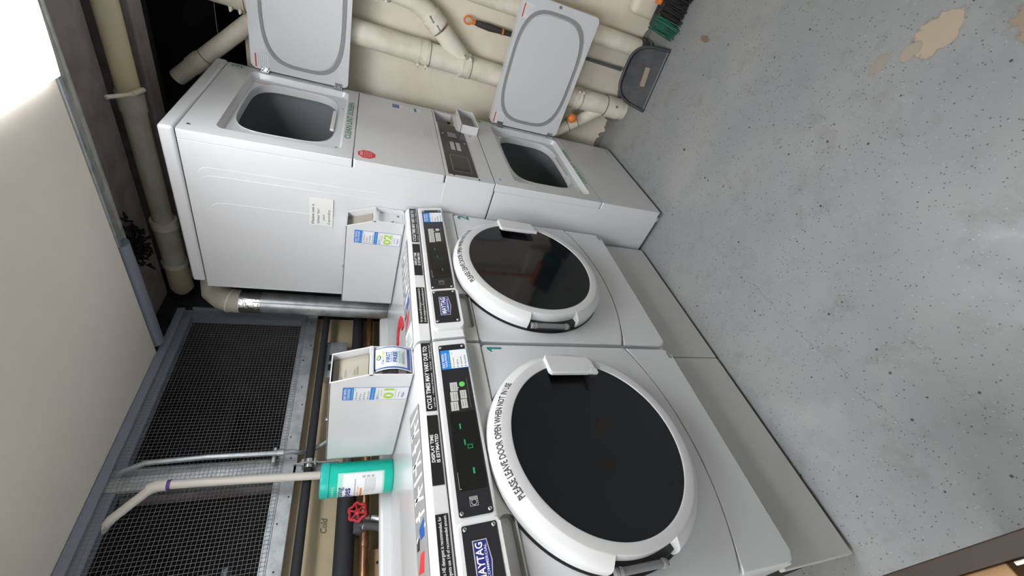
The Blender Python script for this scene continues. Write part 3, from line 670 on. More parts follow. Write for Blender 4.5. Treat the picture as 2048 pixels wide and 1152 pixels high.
def washer_face(t, x0, near):
    F = face_frame(x0); z = lambda h: (h - 1.084) / .9816
    b = MB(); b.prism(rrect(.205, .668, z(1.0905), z(1.1635), .006), F @ Matrix.Translation((0, 0, .0012)), .001, 'gloss_black')
    b.prism(rrect(.258, .450, z(1.088 + .006), z(1.156), .004), F @ Matrix.Translation((0, 0, .0018)), .0008, 'screen')
    b.rectl(.262, .300, z(1.1545), z(1.1552), F, 'silver', .0016)
    G = F @ Matrix.Translation((0, 0, .0016))
    if near:
        bx = [(.455, .482, 1.131, 1.150), (.483, .511, 1.129, 1.148), (.512, .540, 1.127, 1.146), (.459, .486, 1.108, 1.124), (.487, .513, 1.107, 1.123)]
    else:
        bx = [(.455, .540, 1.129, 1.149), (.459, .513, 1.107, 1.125)]
    for x0_, x1_, a, c in bx:
        b.rectl(x0_, x1_ - .001, z(a), z(c), G, 'silver'); 
        for k in range(2): b.rectl(x0_ + .004, x1_ - .006, z(a) + .005 + k * .006, z(a) + .0062 + k * .006, G, 'grey_ink', .0007)
    b.lathe([(.0078, 0), (.0076, .0012), (.0005, .0014)], G @ Matrix.Translation((.531, z(1.1145), 0)), 'green_btn' if near else 'silver', seg=20)
    b.rectl(.520, .523, z(1.124), z(1.129), G, 'silver')
    b.rectl(.460, .548, z(1.1005), z(1.1013), G, 'silver_dark')
    led = 'led' if near else 'leddim'
    H = F @ Matrix.Translation((0, 0, .0022))
    b.rectl(.362, .376, z(1.1275), z(1.1305), H, led); b.rectl(.404, .418, z(1.133), z(1.1365), H, led); b.rectl(.292, .306, z(1.116), z(1.120), H, led)
    # the figure 0 on the display
    x0_, zz = .352, z(1.112)
    for (a, b2, c, d2) in ((0, .010, 0, .0012), (0, .010, .0108, .012), (0, .0012, 0, .012), (.0088, .010, 0, .012)): b.rectl(x0_ + a, x0_ + b2, zz + c, zz + d2, H, 'led' if near else 'leddim')
    # small care symbol
    for (a, b2, c, d2) in ((0, .020, 0, .001), (0, .020, .017, .018), (0, .001, 0, .018), (.019, .020, 0, .018)): b.rectl(.224 + a, .224 + b2, z(1.1195) + c, z(1.1195) + d2, G, 'silver_dark' if not near else 'silver')
    b.lathe([(.0062, 0), (.0062, .0006), (.0050, .0006), (.0050, 0)], G @ Matrix.Translation((.232, z(1.128), .0002)), 'silver_dark' if not near else 'silver', seg=18)
    for k in range(3): b.rectl(.237 + k * .002, .238 + k * .002, z(1.121), z(1.136), G, 'silver_dark' if not near else 'silver')
    for x_, h in ((.213, 1.157), (.213, 1.097), (.659, 1.157), (.659, 1.097)): screw(b, G, x_, z(h), .0045)
    for x_, h in ((.262, 1.151),): b.rectl(x_, x_ + .002, z(h), z(h) + .002, G, 'silver')
    b.build('control_panel', t, label='black control panel with green digits')
    # detergent drawer front with the maker's plate
    b = MB(); b.prism(rrect(.026, .196, z(1.0815), z(1.1695), .012), F @ Matrix.Translation((0, 0, .010)), .016, 'panel', .004)
    dr = b.build('detergent_drawer', t, label='white detergent drawer front')
    b = MB(); b.prism(rrect(.048, .186, z(1.0905), z(1.1625), .004), F @ Matrix.Translation((0, 0, .0112)), .0015, 'gloss_black')
    G = F @ Matrix.Translation((0, 0, .0115))
    for x_, h in ((.055, 1.156), (.055, 1.097), (.179, 1.156), (.179, 1.097)): screw(b, G, x_, z(h), .0045)
    plate = [(.078, z(1.145)), (.078, z(1.116)), (.117, z(1.1105)), (.156, z(1.116)), (.156, z(1.145))]
    b.prism(plate, G @ Matrix.Translation((0, 0, .0008)), .0008, 'silver')
    b.prism([(.117 + (x_ - .117) * .955, z(1.1295) + (y_ - z(1.1295)) * .88) for x_, y_ in plate], G @ Matrix.Translation((0, 0, .0011)), .0004, 'navy')
    b.text('MAYTAG', G @ Matrix.Translation((.117, z(1.1265), .0012)), .0145, 'white_ink', .068, 'C', bold=.03)
    b.text('COMMERCIAL', G @ Matrix.Translation((.117, z(1.1185), .0012)), .0052, 'white_ink', .060, 'C', bold=.01)
    b.build('name_plate', dr, t, label='black plate with a navy and silver nameplate')
    # pay sticker on the console's right end
    b = MB(); sh = Matrix(((1, -.10, 0, .008), (0, 1, 0, 0), (0, 0, 1, 0), (0, 0, 0, 1))); S = F @ Matrix.Translation((0, 0, .0018)) @ Matrix.Translation((.018, 0, 0))
    zz0, zz1 = z(1.0868), z(1.1605)
    b.rectl(.565, .630, zz0, zz1, S, 'blue', .0, .002); b.rectl(.5665, .6285, zz0 + .0015, zz1 - .026, S, 'paper', .0004)
    b.text('PAY WITH', S @ Matrix.Translation((.570, zz1 - .009, .0006)), .0066, 'white_ink', .046, bold=.03); b.text('YOUR PHONE', S @ Matrix.Translation((.570, zz1 - .0165, .0006)), .0056, 'white_ink', .050, bold=.02)
    b.text('safe and simple', S @ Matrix.Translation((.570, zz1 - .0225, .0006)), .0034, 'mint', .046)
    for k, w_ in enumerate(('Download', 'Sign up', 'Add funds', 'Pay machine')):
        y_ = zz1 - .035 - k * .0108
        b.lathe([(.0022, 0), (.0022, .0003), (.0003, .0004)], S @ Matrix.Translation((.571, y_ + .002, .0007)), 'grey_ink', seg=12)
        b.text(w_, S @ Matrix.Translation((.577, y_, .0006)), .0044, 'orange_red' if k == 0 else 'ink', None)
    b.rectl(.614, .622, zz1 - .034, zz1 - .030, S, 'mint', .0007)
    b.build('payment_sticker', t, label='small blue and white pay by phone sticker')
    # labels along the top edge strip
    v = Vector((0, .003, .034)).normalized(); T = frame((x0, .1578, 1.1795), (1, 0, 0), v); zt = lambda h: (h - 1.1795)
    b = MB()
    for a, c in ((.466, .685), (.282, .454), (.064, .222)): b.rectl(a, c, zt(1.1845), zt(1.2110), T, 'label_black', .0008)
    T2 = T @ Matrix.Translation((0, 0, .0010))
    b.text('CYCLE TIMES MAY VARY DUE TO:', T2 @ Matrix.Translation((.471, zt(1.1955), 0)), .0112, 'white_ink', .203, bold=.035)
    b.text('\u2022 Load size   \u2022 Amount of detergent   \u2022 Soil level   \u2022 Detergent used', T2 @ Matrix.Translation((.472, zt(1.1868), 0)), .0050, 'white_ink', .205)
    b.text('DISPLAY TIME', T2 @ Matrix.Translation((.368, zt(1.2000), 0)), .0078, 'white_ink', .068, 'C', bold=.03); b.text('IS ESTIMATED', T2 @ Matrix.Translation((.368, zt(1.1885), 0)), .0078, 'white_ink', .070, 'C', bold=.03)
    b.text('For best results HE detergent is recommended, for', T2 @ Matrix.Translation((.069, zt(1.1995), 0)), .0070, 'white_ink', .148, bold=.01); b.text('all other detergents use 1/4 of recommended amount.', T2 @ Matrix.Translation((.069, zt(1.1885), 0)), .0066, 'white_ink', .150, bold=.01)
    b.build('instruction_labels', t, label='row of black instruction labels with white lettering')
    # long grey warning graphic on the top
    b = MB(); P = top(x0, 0, 1.2256)
    b.prism([(.50, .178), (.535, .30), (.535, .312), (.015, .312), (.015, .186), (.10, .182)][::-1][::-1], P @ Matrix.Translation((0, 0, .0008)), .0008, 'gasket')
    for k in range(11):
        x_ = .215 + k * .027; sl = .018 * ((k * 7) % 3 - .5)
        b.prism([(x_, .19), (x_ + .006, .19), (x_ + .013 + sl, .30), (x_ + .004 + sl, .30)], P @ Matrix.Translation((0, 0, .0011)), .0003, 'white_ink')
        if k % 2: b.rectl(x_, x_ + .020, .235 + .01 * (k % 3), .250 + .01 * (k % 3), P, 'white_ink', .0009)
    b.prism([(.020, .19), (.10, .19), (.135, .305), (.020, .305)], P @ Matrix.Translation((0, 0, .0011)), .0003, 'white_ink')
    for k in range(4): b.tube([P @ Vector((.035 + k * .016, .2 + .01 * k, .0013)), P @ Vector((.05 + k * .014, .24, .0013)), P @ Vector((.04 + k * .018, .29, .0013))], .0008, 'ink', 5)
    b.prism([(.140, .235), (.175, .215), (.180, .260), (.150, .300)], P @ Matrix.Translation((0, 0, .0012)), .0004, 'redmark')
    b.prism([(.200, .205), (.235, .200), (.230, .265), (.205, .255)], P @ Matrix.Translation((0, 0, .0012)), .0004, 'deep_blue')
    b.prism([(.19, .27), (.22, .262), (.21, .300), (.195, .302)], P @ Matrix.Translation((0, 0, .0012)), .0004, 'ink')
    b.build('warning_graphic', t, label='grey warning graphic strip on the top')
washer_face(wash, WX0, False)
# copy the washer and its parts for the left-hand machine
SHIFT = -.698
def dup(o, parent=None, dx=0):
    c = o.copy(); COL.objects.link(c); c.parent = parent
    if parent is None: c.location.x += dx
    for ch in list(o.children): 
        if ch.name.split('.')[0] in ('control_panel', 'payment_sticker'): continue
        dup(ch, c)
    return c
wash2 = wash
wash1 = dup(wash, None, SHIFT)
# the left machine's own brighter control panel and bigger sticker
keep = set(o.name for o in bpy.data.objects)
def panel_only(t, x0):
    washer_face(t, x0, True)
    for o in [o for o in bpy.data.objects if o.name not in keep]:
        nm = o.name.split('.')[0]
        if nm not in ('control_panel', 'payment_sticker'): bpy.data.objects.remove(o)
panel_only(wash1, WX0 + SHIFT)
for t, num, x0 in ((wash1, '1', WX0 + SHIFT), (wash2, '2', WX0)):
    b = MB(); NF = front(x0 + .6595, .1595, .966)
    if num == '1': b.prism([(.010, 0), (.0165, 0), (.0165, .047), (.0105, .047), (0, .0365), (0, .0315), (.010, .0375)][::1], NF @ Matrix.Translation((0, 0, .0006)), .0006, 'teal')
    else: b.text(num, NF, .047, 'teal', .026, bold=.03); b.flat = True
    b.build('machine_number', t, label='teal number ' + num)
GW = 'front loading washers side by side'
tag(wash1, 'white front-loading washer marked 1 with green display, nearer the viewer', 'washer', GW)
tag(wash2, 'white front-loading washer marked 2 next to the stacked dryers', 'washer', GW)
b = MB()
arc = [Vector((WX0 + x, y, 1.2262)) for x, y in ((.235, .482), (.268, .472), (.290, .450), (.294, .420), (.280, .390), (.250, .368), (.212, .352))]
cc = Vector((WX0 + .235, .42, 1.2262)); rings = []
for p in arc:
    o = (p - cc).normalized() * .020
    rings.append([p - o, p + o, p + o + Vector((0, 0, .003)), p - o + Vector((0, 0, .003))])
b.loft(rings, 'redmark', True, True); tag(b.build('red_magnet'), 'small curved red strip lying on top of the washer marked 2', 'strip')

# ================================================================ COIN BOXES
def coin_box(x0, x1, num, label):
    y0, y1, z0, z1 = (.203, .678, 1.2265, 1.444) if num == '01' else (.186, .632, 1.2265, 1.441)
    t = thing('coin_meter_box', ((x0 + x1) / 2, .43, z0), label, 'coin box', 'coin boxes on top of the washers')
    zk, yk, s = 1.342, y0 + .038, .003
    side = [(y0, z0), (y0, zk), (yk, z1), (y1, z1), (y1, z0)]
    def sheet(mb, x, d):
        fr = frame((x, 0, 0), (0, -1, 0), (0, 0, 1)); mb.prism([(-p[0], p[1]) for p in side][::-1], fr, d, 'enamel', .0008, 1)
    b = MB(); sheet(b, x0, s); sheet(b, x1 - s, s)
    b.box(x0, x1, yk, y1, z1 - s, z1, 'enamel'); b.box(x0, x1, y1 - s, y1, z0, z1, 'enamel'); b.box(x0, x1, y0, y1, z0, z0 + s, 'enamel')
    b.box(x0, x1, y0 - .002, y0 + .006, zk - .007, zk + .004, 'enamel', .001)
    b.tube([((x0 + .004), .43, z1), ((x0 + .004), .43, z1 + .006)], .004, 'chrome', 10); b.build('shell', t)
    # upper slanted coin plate, set back
    v = Vector((0, yk - y0, z1 - zk)).normalized(); F = frame((x0, y0 + .030, zk + .004), (1, 0, 0), v); w_ = x1 - x0
    b = MB(); b.prism(rect(.004, w_ - .004, 0, .098), F, .003, 'tan')
    b.rectl(.012, .0145, .050, .085, F, 'dark', .0004); b.rectl(.022, .032, .072, .075, F, 'silver_dark', .0004)
    b.text('PUSH', F @ Matrix.Translation((.030, .060, .0003)), .006, 'grey_ink'); b.text('COIN', F @ Matrix.Translation((.030, .036, .0003)), .005, 'silver_dark'); b.text('RETURN', F @ Matrix.Translation((.030, .028, .0003)), .005, 'silver_dark')
    b.build('coin_plate', t, label='tan coin slot plate set back in the opening')
    G = front(x0, y0 + .022, z0)
    if num == '01':
        b = MB(); b.prism(rect(.004, w_ - .004, .004, .112), G, .003, 'silver_dark'); b.prism(rrect(.006, .06, .045, .090, .004), G @ Matrix.Translation((0, 0, .004)), .004, 'grey_plastic', .001)
        b.prism(rect(.006, .05, .018, .040), G @ Matrix.Translation((0, 0, .003)), .003, 'silver'); screw(b, G @ Matrix.Translation((0, 0, .004)), .018, .062, .003)
        b.lathe([(.011, 0), (.011, .010), (.009, .012), (.0005, .012)], G @ Matrix.Translation((.018, .094, 0)), 'silver', seg=24)
        b.build('coin_slide', t, label='grey coin slide with a round lock')
        # curved loyalty label over the opening
        xm = x0 + w_ * .52; hw = .040; R = .075
        def cyl(x, y, off=0): a = (y - .056) / R; return Vector((xm + x, y0 + R - .022 - (R + off) * math.cos(a) + .010, z0 + .056 + (R + off) * math.sin(a)))
        b = MB()
        def patch_(xa, xb, ya, yb, m, off):
            n = 14; rings = [[cyl(xa, ya + (yb - ya) * k / n, off), cyl(xb, ya + (yb - ya) * k / n, off), cyl(xb, ya + (yb - ya) * k / n, off - .0006), cyl(xa, ya + (yb - ya) * k / n, off - .0006)] for k in range(n + 1)]
            b.loft(rings, m, True, True)
        patch_(-hw, hw, .002, .114, 'paper', .001); patch_(-hw + .003, hw - .003, .006, .110, 'deep_blue', .0018); patch_(-hw + .007, hw - .007, .018, .106, 'paper', .0026)
        def put(txt, h, cx, y, m, wd=None, bold=0): b.text(txt, None, h, m, wd, 'C', bold=bold, fn=lambda u, v_: cyl(cx + u, y + v_, .0031))
        b.tube([cyl(.002 + .008 * math.cos(a), .096 + .0052 * math.sin(a), .0034) for a in [math.radians(60 + 24 * k) for k in range(13)]], .0011, 'deep_blue', 5)
        b.tube([cyl(.006 + .004 * math.cos(a), .0985 + .003 * math.sin(a), .0034) for a in [math.radians(36 * k) for k in range(11)]], .0014, 'lime', 5)
        put('Pay', .0072, -.014, .0815, 'deep_blue', .016, .02); put('Range', .0072, .010, .0815, 'lime', .026, .02)
        put('FIRST', .0105, 0, .066, 'deep_blue', .036, .03); put('PURCHASE', .0036, 0, .0605, 'deep_blue', .034); put('FREE', .0105, 0, .0475, 'deep_blue', .036, .04)
        patch_(-.022, .022, .038, .0445, 'mint', .0029)
        for k in range(3): patch_(-.022, .022 - .004 * k, .0265 + k * .0035, .0275 + k * .0035, 'grey_ink', .0030)
        b.build('loyalty_label', t, label='curved white label with blue border and blue lettering')
    else:
        b = MB(); b.prism(rect(.004, w_ - .004, .004, .112), G, .003, 'enamel'); screw(b, G, .082, .022, .005, 'silver_dark')
        b.lathe([(.012, 0), (.012, .014), (.010, .016), (.0005, .016)], G @ Matrix.Translation((.018, .046, 0)), 'enamel', seg=24); b.rectl(.014, .017, .044, .052, G, 'black', .0163); b.rectl(.019, .022, .041, .047, G, 'black', .0163)
        b.lathe([(.007, 0), (.007, .010), (.0005, .011)], G @ Matrix.Translation((.014, .024, 0)), 'silver', seg=18); b.build('front_plate', t)
    # machine id sticker on the long side
    S = frame((x0, 0, 0), (0, -1, 0), (0, 0, 1)); ya, yb, za, zb = (-.3250, -.2625, 1.2290, 1.4090) if num == '01' else (-.2985, -.2372, 1.2330, 1.4090)
    b = MB(); b.rectl(ya, yb, za, zb, S, 'deep_blue', .0, .003); b.rectl(ya + .0015, yb - .0015, za + .0015, zb - .0015, S, 'paper', .0003, .002)
    S2 = S @ Matrix.Translation((0, 0, .0006)); W = yb - ya; top_ = zb; kk = W / .075
    b.rectl(ya + .0012, yb - .0012, top_ - .029, top_ - .0015, S2, 'blue'); b.rectl(ya + .0012, yb - .0012, top_ - .086, top_ - .073, S2, 'blue')
    S3 = S2 @ Matrix.Translation((0, 0, .0005)); mid = (ya + yb) / 2
    b.text('PAY WITH', S3 @ Matrix.Translation((mid, top_ - .0105, 0)), .0072, 'white_ink', .050, 'C', bold=.03); b.text('YOUR PHONE', S3 @ Matrix.Translation((mid, top_ - .0195, 0)), .0068, 'white_ink', .052, 'C', bold=.02)
    b.text('safe, simple, secure', S3 @ Matrix.Translation((mid, top_ - .0265, 0)), .0038, 'mint', .050, 'C')
    for k, w2 in enumerate(('Download', 'Sign up', 'Add funds', 'Pay machine')):
        y_ = top_ - .0385 - k * .0105
        b.lathe([(.0024, 0), (.0024, .0003), (.0003, .0004)], S3 @ Matrix.Translation((ya + .008, y_ + .002, 0)), 'grey_ink', seg=12); b.text(w2, S3 @ Matrix.Translation((ya + .015, y_, 0)), .0046, 'ink')
    b.rectl(yb - .014, yb - .004, top_ - .035, top_ - .031, S2, 'mint', .0002)
    b.text('Find this machine in the app', S3 @ Matrix.Translation((mid, top_ - .081, 0)), .0035, 'white_ink', .054, 'C')
    b.lathe([(.0042, 0), (.0042, .0004), (.0030, .0004), (.0030, 0)], S3 @ Matrix.Translation((ya + .010, top_ - .0945, 0)), 'deep_blue', seg=16)
    b.text('Pay', S3 @ Matrix.Translation((ya + .018, top_ - .0965, 0)), .0058, 'deep_blue'); b.text('Range', S3 @ Matrix.Translation((ya + .031, top_ - .0965, 0)), .0058, 'lime')
    b.rectl(ya + .018, yb - .012, top_ - .1035, top_ - .1025, S2, 'grey_ink', .0002)
    b.text(num, S3 @ Matrix.Translation((mid, top_ - .1375, 0)), .028, 'lime', .050, 'C', bold=.025)
    b.rectl(ya + .006, yb - .006, top_ - .1435, top_ - .1428, S2, 'grey_ink', .0002)
    b.rectl(ya + .012, ya + .040, top_ - .153, top_ - .1515, S2, 'grey_ink', .0002); b.text('Apps', S3 @ Matrix.Translation((ya + .012, top_ - .166, 0)), .006, 'deep_blue', .028)
    b.build('machine_sticker', t, label='tall blue and white sticker with lime number ' + num)
    return t
coin_box(-.800, -.702, '01', 'white metal coin box with lime 01 sticker on the washer marked 1')
coin_box(-.103, -.005, '02', 'white metal coin box with lime 02 sticker on the washer marked 2')

# ================================================================ WIPES CANISTER
cx, cy, r, z0 = -.846, .735, .054, 1.2255
t = thing('wipes_canister', (cx, cy, z0), 'green canister of disinfecting wipes beside the left coin box', 'canister')
b = MB(); F = Matrix.Translation((cx, cy, z0)); b.lathe([(0.0005, 0), (r - .003, 0), (r - .0005, .003), (r, .006), (r, .200), (r - .002, .203)], F, 'wipes', seg=64)
def cyw(a0):
    return lambda u, v_: Vector((cx + (r + .0012) * math.cos(math.radians(a0) + u / r), cy + (r + .0012) * math.sin(math.radians(a0) + u / r), z0 + v_))
def cpatch(mb, a0, a1, za, zb, m, off):
    n = 22; q = lambda a, z_, o: (cx + (r + o) * math.cos(math.radians(a)), cy + (r + o) * math.sin(math.radians(a)), z0 + z_)
    mb.loft([[q(a0 + (a1 - a0) * k / n, za, off), q(a0 + (a1 - a0) * k / n, zb, off), q(a0 + (a1 - a0) * k / n, zb, off - .0004), q(a0 + (a1 - a0) * k / n, za, off - .0004)] for k in range(n + 1)], m, True, True)
b.build('body', t)
b = MB()
A0, A1 = 60, 262
cpatch(b, A0, A1 + 4, .030, .176, 'mint', .0006); cpatch(b, A0 - 2, A1, .036, .160, 'paper', .0009)
def wt(txt, a, zz, h, m, wd=None, bold=0, al='L'): b.text(txt, None, h, m, wd, al, bold=bold, fn=lambda u, v_: cyw(a)(u, zz + v_))
wt('Disinfecting', 92, .160, .0175, 'navy', .121, .01); wt('Wipes', 134, .136, .022, 'navy', .077, .035)
wt('Cleans and disinfects', 150, .120, .0055, 'ink', .088); wt('Fresh Scent', 178, .111, .005, 'orange', .040)
wt('WIPES', 182, .185, .009, 'mint', .040, .02)
cpatch(b, 110, 212, .100, .106, 'orange', .0012)
for k in range(8): cpatch(b, 196 - 3 * (k % 3), 244, .058 + k * .0045, .060 + k * .0045, 'silver', .0012)
for k in range(3): cpatch(b, 246, 254, .062 + k * .014, .072 + k * .014, 'silver', .0012)
b.build('wrap_label', t, label='white and mint label with navy lettering')
b = MB(); b.lathe([(r + .0015, .203), (r + .0015, .224), (r - .002, .229), (r - .012, .2305), (0.0005, .231)], F, 'wipes_lid', seg=64); b.build('lid', t, label='teal plastic lid')

# ================================================================ STACKED DRYERS
D0, D1, DB = .0, .683, .690
t = thing('stacked_dryer', (.34, .35, 0), 'tall white stacked dryer marked 3 and 4 with both doors standing open', 'dryer')
b = MB(); s = .008
b.box(D0 + .001, D0 + s, .034, DB, .88, 1.966, 'enamel', .002); b.box(D0 + .001, D0 + s, .034, DB, .020, .875, 'enamel', .002)
b.box(D1 - s, D1, .0, DB, .02, 1.966, 'enamel', .002); b.box(D0, D1, DB - .006, DB, .02, 1.966, 'enamel'); b.box(D0 + s, D1 - s, .04, DB - .006, .02, .03, 'dark'); b.box(D0 + .01, D1 - .01, .04, DB - .006, .98, 1.0, 'dark')
cab = b.build('cabinet', t)
b = MB(); E0 = D0 + .001
def arcpoly(ya, yb0, yb1, zt0, zb0, r):
    P = [(-ya, zb0)]; P += [(-ya - r + r * math.cos(a), zt0 - r + r * math.sin(a)) for a in [math.radians(90 * k / 8) for k in range(9)]]
    P += [(-yb0 + r * 1.2 - r * 1.2 * math.sin(a), zt0 - r * 1.2 + r * 1.2 * math.cos(a)) for a in [math.radians(90 * k / 8) for k in range(9)]]
    n = 14; P += [(-(yb0 + (yb1 - yb0) * math.sin(math.pi / 2 * k / n)), zt0 - r * 1.2 - (zt0 - r * 1.2 - zb0) * (k / n)) for k in range(1, n + 1)]
    return P
for k, a in enumerate(((.125, .50, .60, 1.925, .96, .03), (.155, .47, .575, 1.920, .98, .03), (.262, .385, .47, 1.91, 1.05, .045))):
    b.prism(arcpoly(*a), left(E0 - .0012 * (k + 1), 0, 0), .0014, 'enamel', .0012, 3)
b.build('side_embossing', cab, t)
b = MB(); b.box(D0 - .006, D1 + .004, -.006, DB - .03, 1.969, 2.012, 'enamel', .010, 4); b.build('top_lid', t)
def part_screw(F, x, y, parent, root, r=.004, m='chrome'):
    b = MB(); screw(b, F, x, y, r, m); b.build('screw', parent, root)
def dryer_front(zb_, zt_, sz0, sz1, hz0, hz1, num, numz):
    F = front(0, 0, 0)
    seat = rrect(.056, .636, sz0, sz1, .028); b = MB()
    b.prism(rrect(D0 + .001, D1, zb_, zt_, .006), F, .006, 'enamel', 0, holes=[seat])
    b.box(D0, D0 + .006, .002, .034, zb_, zt_, 'enamel', .0025); b.box(D1 - .006, D1, .002, .034, zb_, zt_, 'enamel', .0025)
    cxs, czs = .346, (sz0 + sz1) / 2
    sh = lambda y, k: [(cxs + (p[0] - cxs) * (1 - k), y, czs + (p[1] - czs) * (1 - k * 1.3)) for p in seat]
    b.loft([sh(0, 0), sh(.004, .006), sh(.022, .02), sh(.026, .035)], 'enamel')
    hc = ((.125 + .597) / 2, (hz0 + hz1) / 2); hole = ell(hc[0] + .002, hc[1], .240, (hz1 - hz0) / 2 + .002, 72, 4.2)
    outer = [(p[0], p[2]) for p in sh(.026, .035)]
    b.prism(outer, front(0, .026, 0), .004, 'enamel', 0, holes=[hole])
    ring = lambda y, k: [(hc[0] + (p[0] - hc[0]) * k, y, hc[1] + (p[1] - hc[1]) * k) for p in hole]
    b.loft([ring(.026, 1.0), ring(.024, .992), ring(.027, .984), ring(.055, .975)], 'enamel')
    fp = b.build('front_panel', t)
    b = MB(); dc = (.345, czs); FY_ = frame((dc[0], 0, dc[1]), (1, 0, 0), (0, 0, 1))
    R = (zt_ - zb_) / 2 - .005
    R = .31
    b.lathe([(.05, -.056), (R - .01, -.056), (R, -.07), (R, -.30), (R - .008, -.31), (R - .008, -.335), (R, -.345), (R, -.62), (R - .02, -.64)], FY_, 'drum', seg=72)
    b.bm.faces.ensure_lookup_table()
    # open the mouth: drop the first disc, keep the ring around the opening
    bmesh.ops.delete(b.bm, geom=[f for f in b.bm.faces if all(abs(v.co.y - .056) < 1e-4 for v in f.verts)], context='FACES')
    b.lathe([(R - .02, -.64), (.0005, -.645)], FY_, 'drumback', seg=72)
    b.lathe([(R - .004, -.30), (R - .010, -.305), (R - .010, -.325), (R - .004, -.33)], FY_, 'drumback', seg=72)
    b.build('drum', t, label='grey steel drum')
    b = MB(); b.box(.27, .46, .024, .034, hz0 + .004, hz0 + .020, 'panel', .003); b.build('lint_screen_grip', fp, t)
    for x_, z_ in ((.12, hz0 - .015), (.50, hz0 - .015), (.40, hz1 + .02)): part_screw(front(0, .026, 0), x_, z_, fp, t)
    part_screw(F, .045, zt_ - .025, fp, t, .006)
    # warning print at the seat's upper left and right corners
    b = MB(); G = front(0, .026, 0)
    b.rectl(.075, .082, sz1 - .055, sz1 - .022, G, 'orange_red', .0003)
    for k in range(6): b.rectl(.086 + .012 * k, .0865 + .012 * k, sz1 - .09, sz1 - .025, G, 'grey_ink', .0003)
    b.build('warning_print', fp, t); b = MB()
    b.rectl(.59, .594, sz1 - .075, sz1 - .025, G, 'orange_red', .0003); b.build('warning_print', fp, t)
    b = MB(); b.text(num, front(.652 if num == '3' else .655, 0, numz), .042, 'green_ink', .020, 'C', bold=.0); b.flat = True; b.build('machine_number', fp, t, label='green number ' + num); b = MB(); b.text('CLEAN LINT SCREEN', front(.160, 0, zb_ + .014), .022, 'green_ink', .365, bold=.012); b.flat = True
    b.build('lettering', fp, t, label='green lettering')
    return fp
dryer_front(1.437, 1.966, 1.478, 1.872, 1.513, 1.850, '3', 1.908)
dryer_front(.3625, .880, .400, .785, .435, .752, '4', .822)
b = MB(); b.prism(rrect(D0, D1, 1.0915, 1.4335, .008), front(0, 0, 0), .034, 'enamel', .005)
ap = b.build('access_panel', t)
b = MB(); F = front(0, 0, 0)
oc = [(.034 + .024 + .033 * math.cos(math.radians(22.5 + 45 * k)), 1.388 + .034 * math.sin(math.radians(22.5 + 45 * k))) for k in range(8)]
b.prism(oc, F @ Matrix.Translation((0, 0, .0006)), .0006, 'redmark'); b.text('STOP', F @ Matrix.Translation((.058, 1.402, .0004)), .009, 'white_ink', .030, 'C', bold=.02)
for k in range(5): b.rectl(.036, .080, 1.395 - k * .006, 1.3958 - k * .006, F, 'paper', .0007)
b.build('stop_sticker', ap, t, label='red octagonal stop sticker')
b = MB()
b.rectl(.583, .632, 1.150, 1.287, F, 'paper', 0); b.rectl(.585, .63, 1.252, 1.285, F, 'faded_blue', .0004); b.rectl(.585, .63, 1.170, 1.182, F, 'faded_blue', .0004)
for k in range(4): b.rectl(.590, .625 - .005 * (k % 2), 1.190 + k * .014, 1.1915 + k * .014, F, 'silver', .0004)
b.build('faded_sticker', ap, t, label='faded blue and white sticker'); b = MB()
for k in range(4): b.rectl(.30, .45 - .01 * k, 1.118 + k * .010, 1.1195 + k * .010, F, 'silver', 0)
b.build('printed_lines', ap, t)
b = MB(); b.prism(rrect(D0, D1, .024, .3580, .008), front(0, 0, 0), .034, 'enamel', .005); b.rectl(.62, .66, .045, .060, front(), 'silver', 0); b.build('kick_panel', t)
# control section
b = MB(); hole = rect(.530, .664, .990, 1.080)
b.prism(rect(D0, D1, .8835, 1.0885), front(0, 0, 0), .006, 'enamel', .0015, holes=[hole]); b.box(D0, D0 + .006, .004, .60, .8835, 1.0885, 'enamel', .002)
b.box(.530, .664, .07, .075, .980, 1.085, 'tan'); b.box(.526, .532, .005, .07, .985, 1.084, 'tan'); b.box(.660, .668, .005, .07, .985, 1.084, 'enamel'); b.box(.53, .664, .005, .07, .980, .990, 'tan')
cs = b.build('control_section', t)
b = MB(); F = front(0, 0, 0)
poly = [(.5255, 1.076), (.022, 1.077), (.027, .953), (.448, .954), (.4575, .984), (.470, .9905), (.512, .992), (.522, 1.000)]
b.prism(poly[::-1][::-1], F @ Matrix.Translation((0, 0, .002)), .002, 'gloss_black', .0006, 1)
G = F @ Matrix.Translation((0, 0, .002))
b.rectl(.375, .425, .996, 1.040, G, 'silver_dark'); b.rectl(.245, .325, 1.020, 1.039, G, 'silver'); b.rectl(.245, .325, .993, 1.012, G, 'silver')
for k in range(3): b.rectl(.385 + k * .012, .391 + k * .012, 1.003, 1.033, G, 'gasket', .0005)
b.rectl(.050, .195, .972, 1.055, G, 'silver_dark', 0, .006); b.rectl(.054, .191, .976, 1.051, G, 'screen', .0004, .005); b.rectl(.055, .062, .974, 1.05, G, 'black', .0007)
hexp = [(.225, 1.016), (.265, 1.054), (.305, 1.054), (.345, 1.016), (.305, .976), (.265, .976), (.225, 1.016)]
for p, q in zip(hexp[:-1], hexp[1:]): b.tube([G @ Vector((p[0], p[1], .0003)), G @ Vector((q[0], q[1], .0003))], .0006, 'silver_dark', 4)
for x_, z_ in ((.40, 1.062), (.33, .968)): screw(b, G, x_, z_, .003)
b.build('control_panel', cs, t, label='dark control panel with a small display')
b = MB(); screw(b, F, .434, .9265, .007); b.build('lock', cs, t); part_screw(F, .018, 1.055, cs, t, .004, 'black'); part_screw(F, .012, .95, cs, t, .004, 'black')
b = MB(); x0, x1, za, zb2, yo = .458, .652, .884, .972, -.040
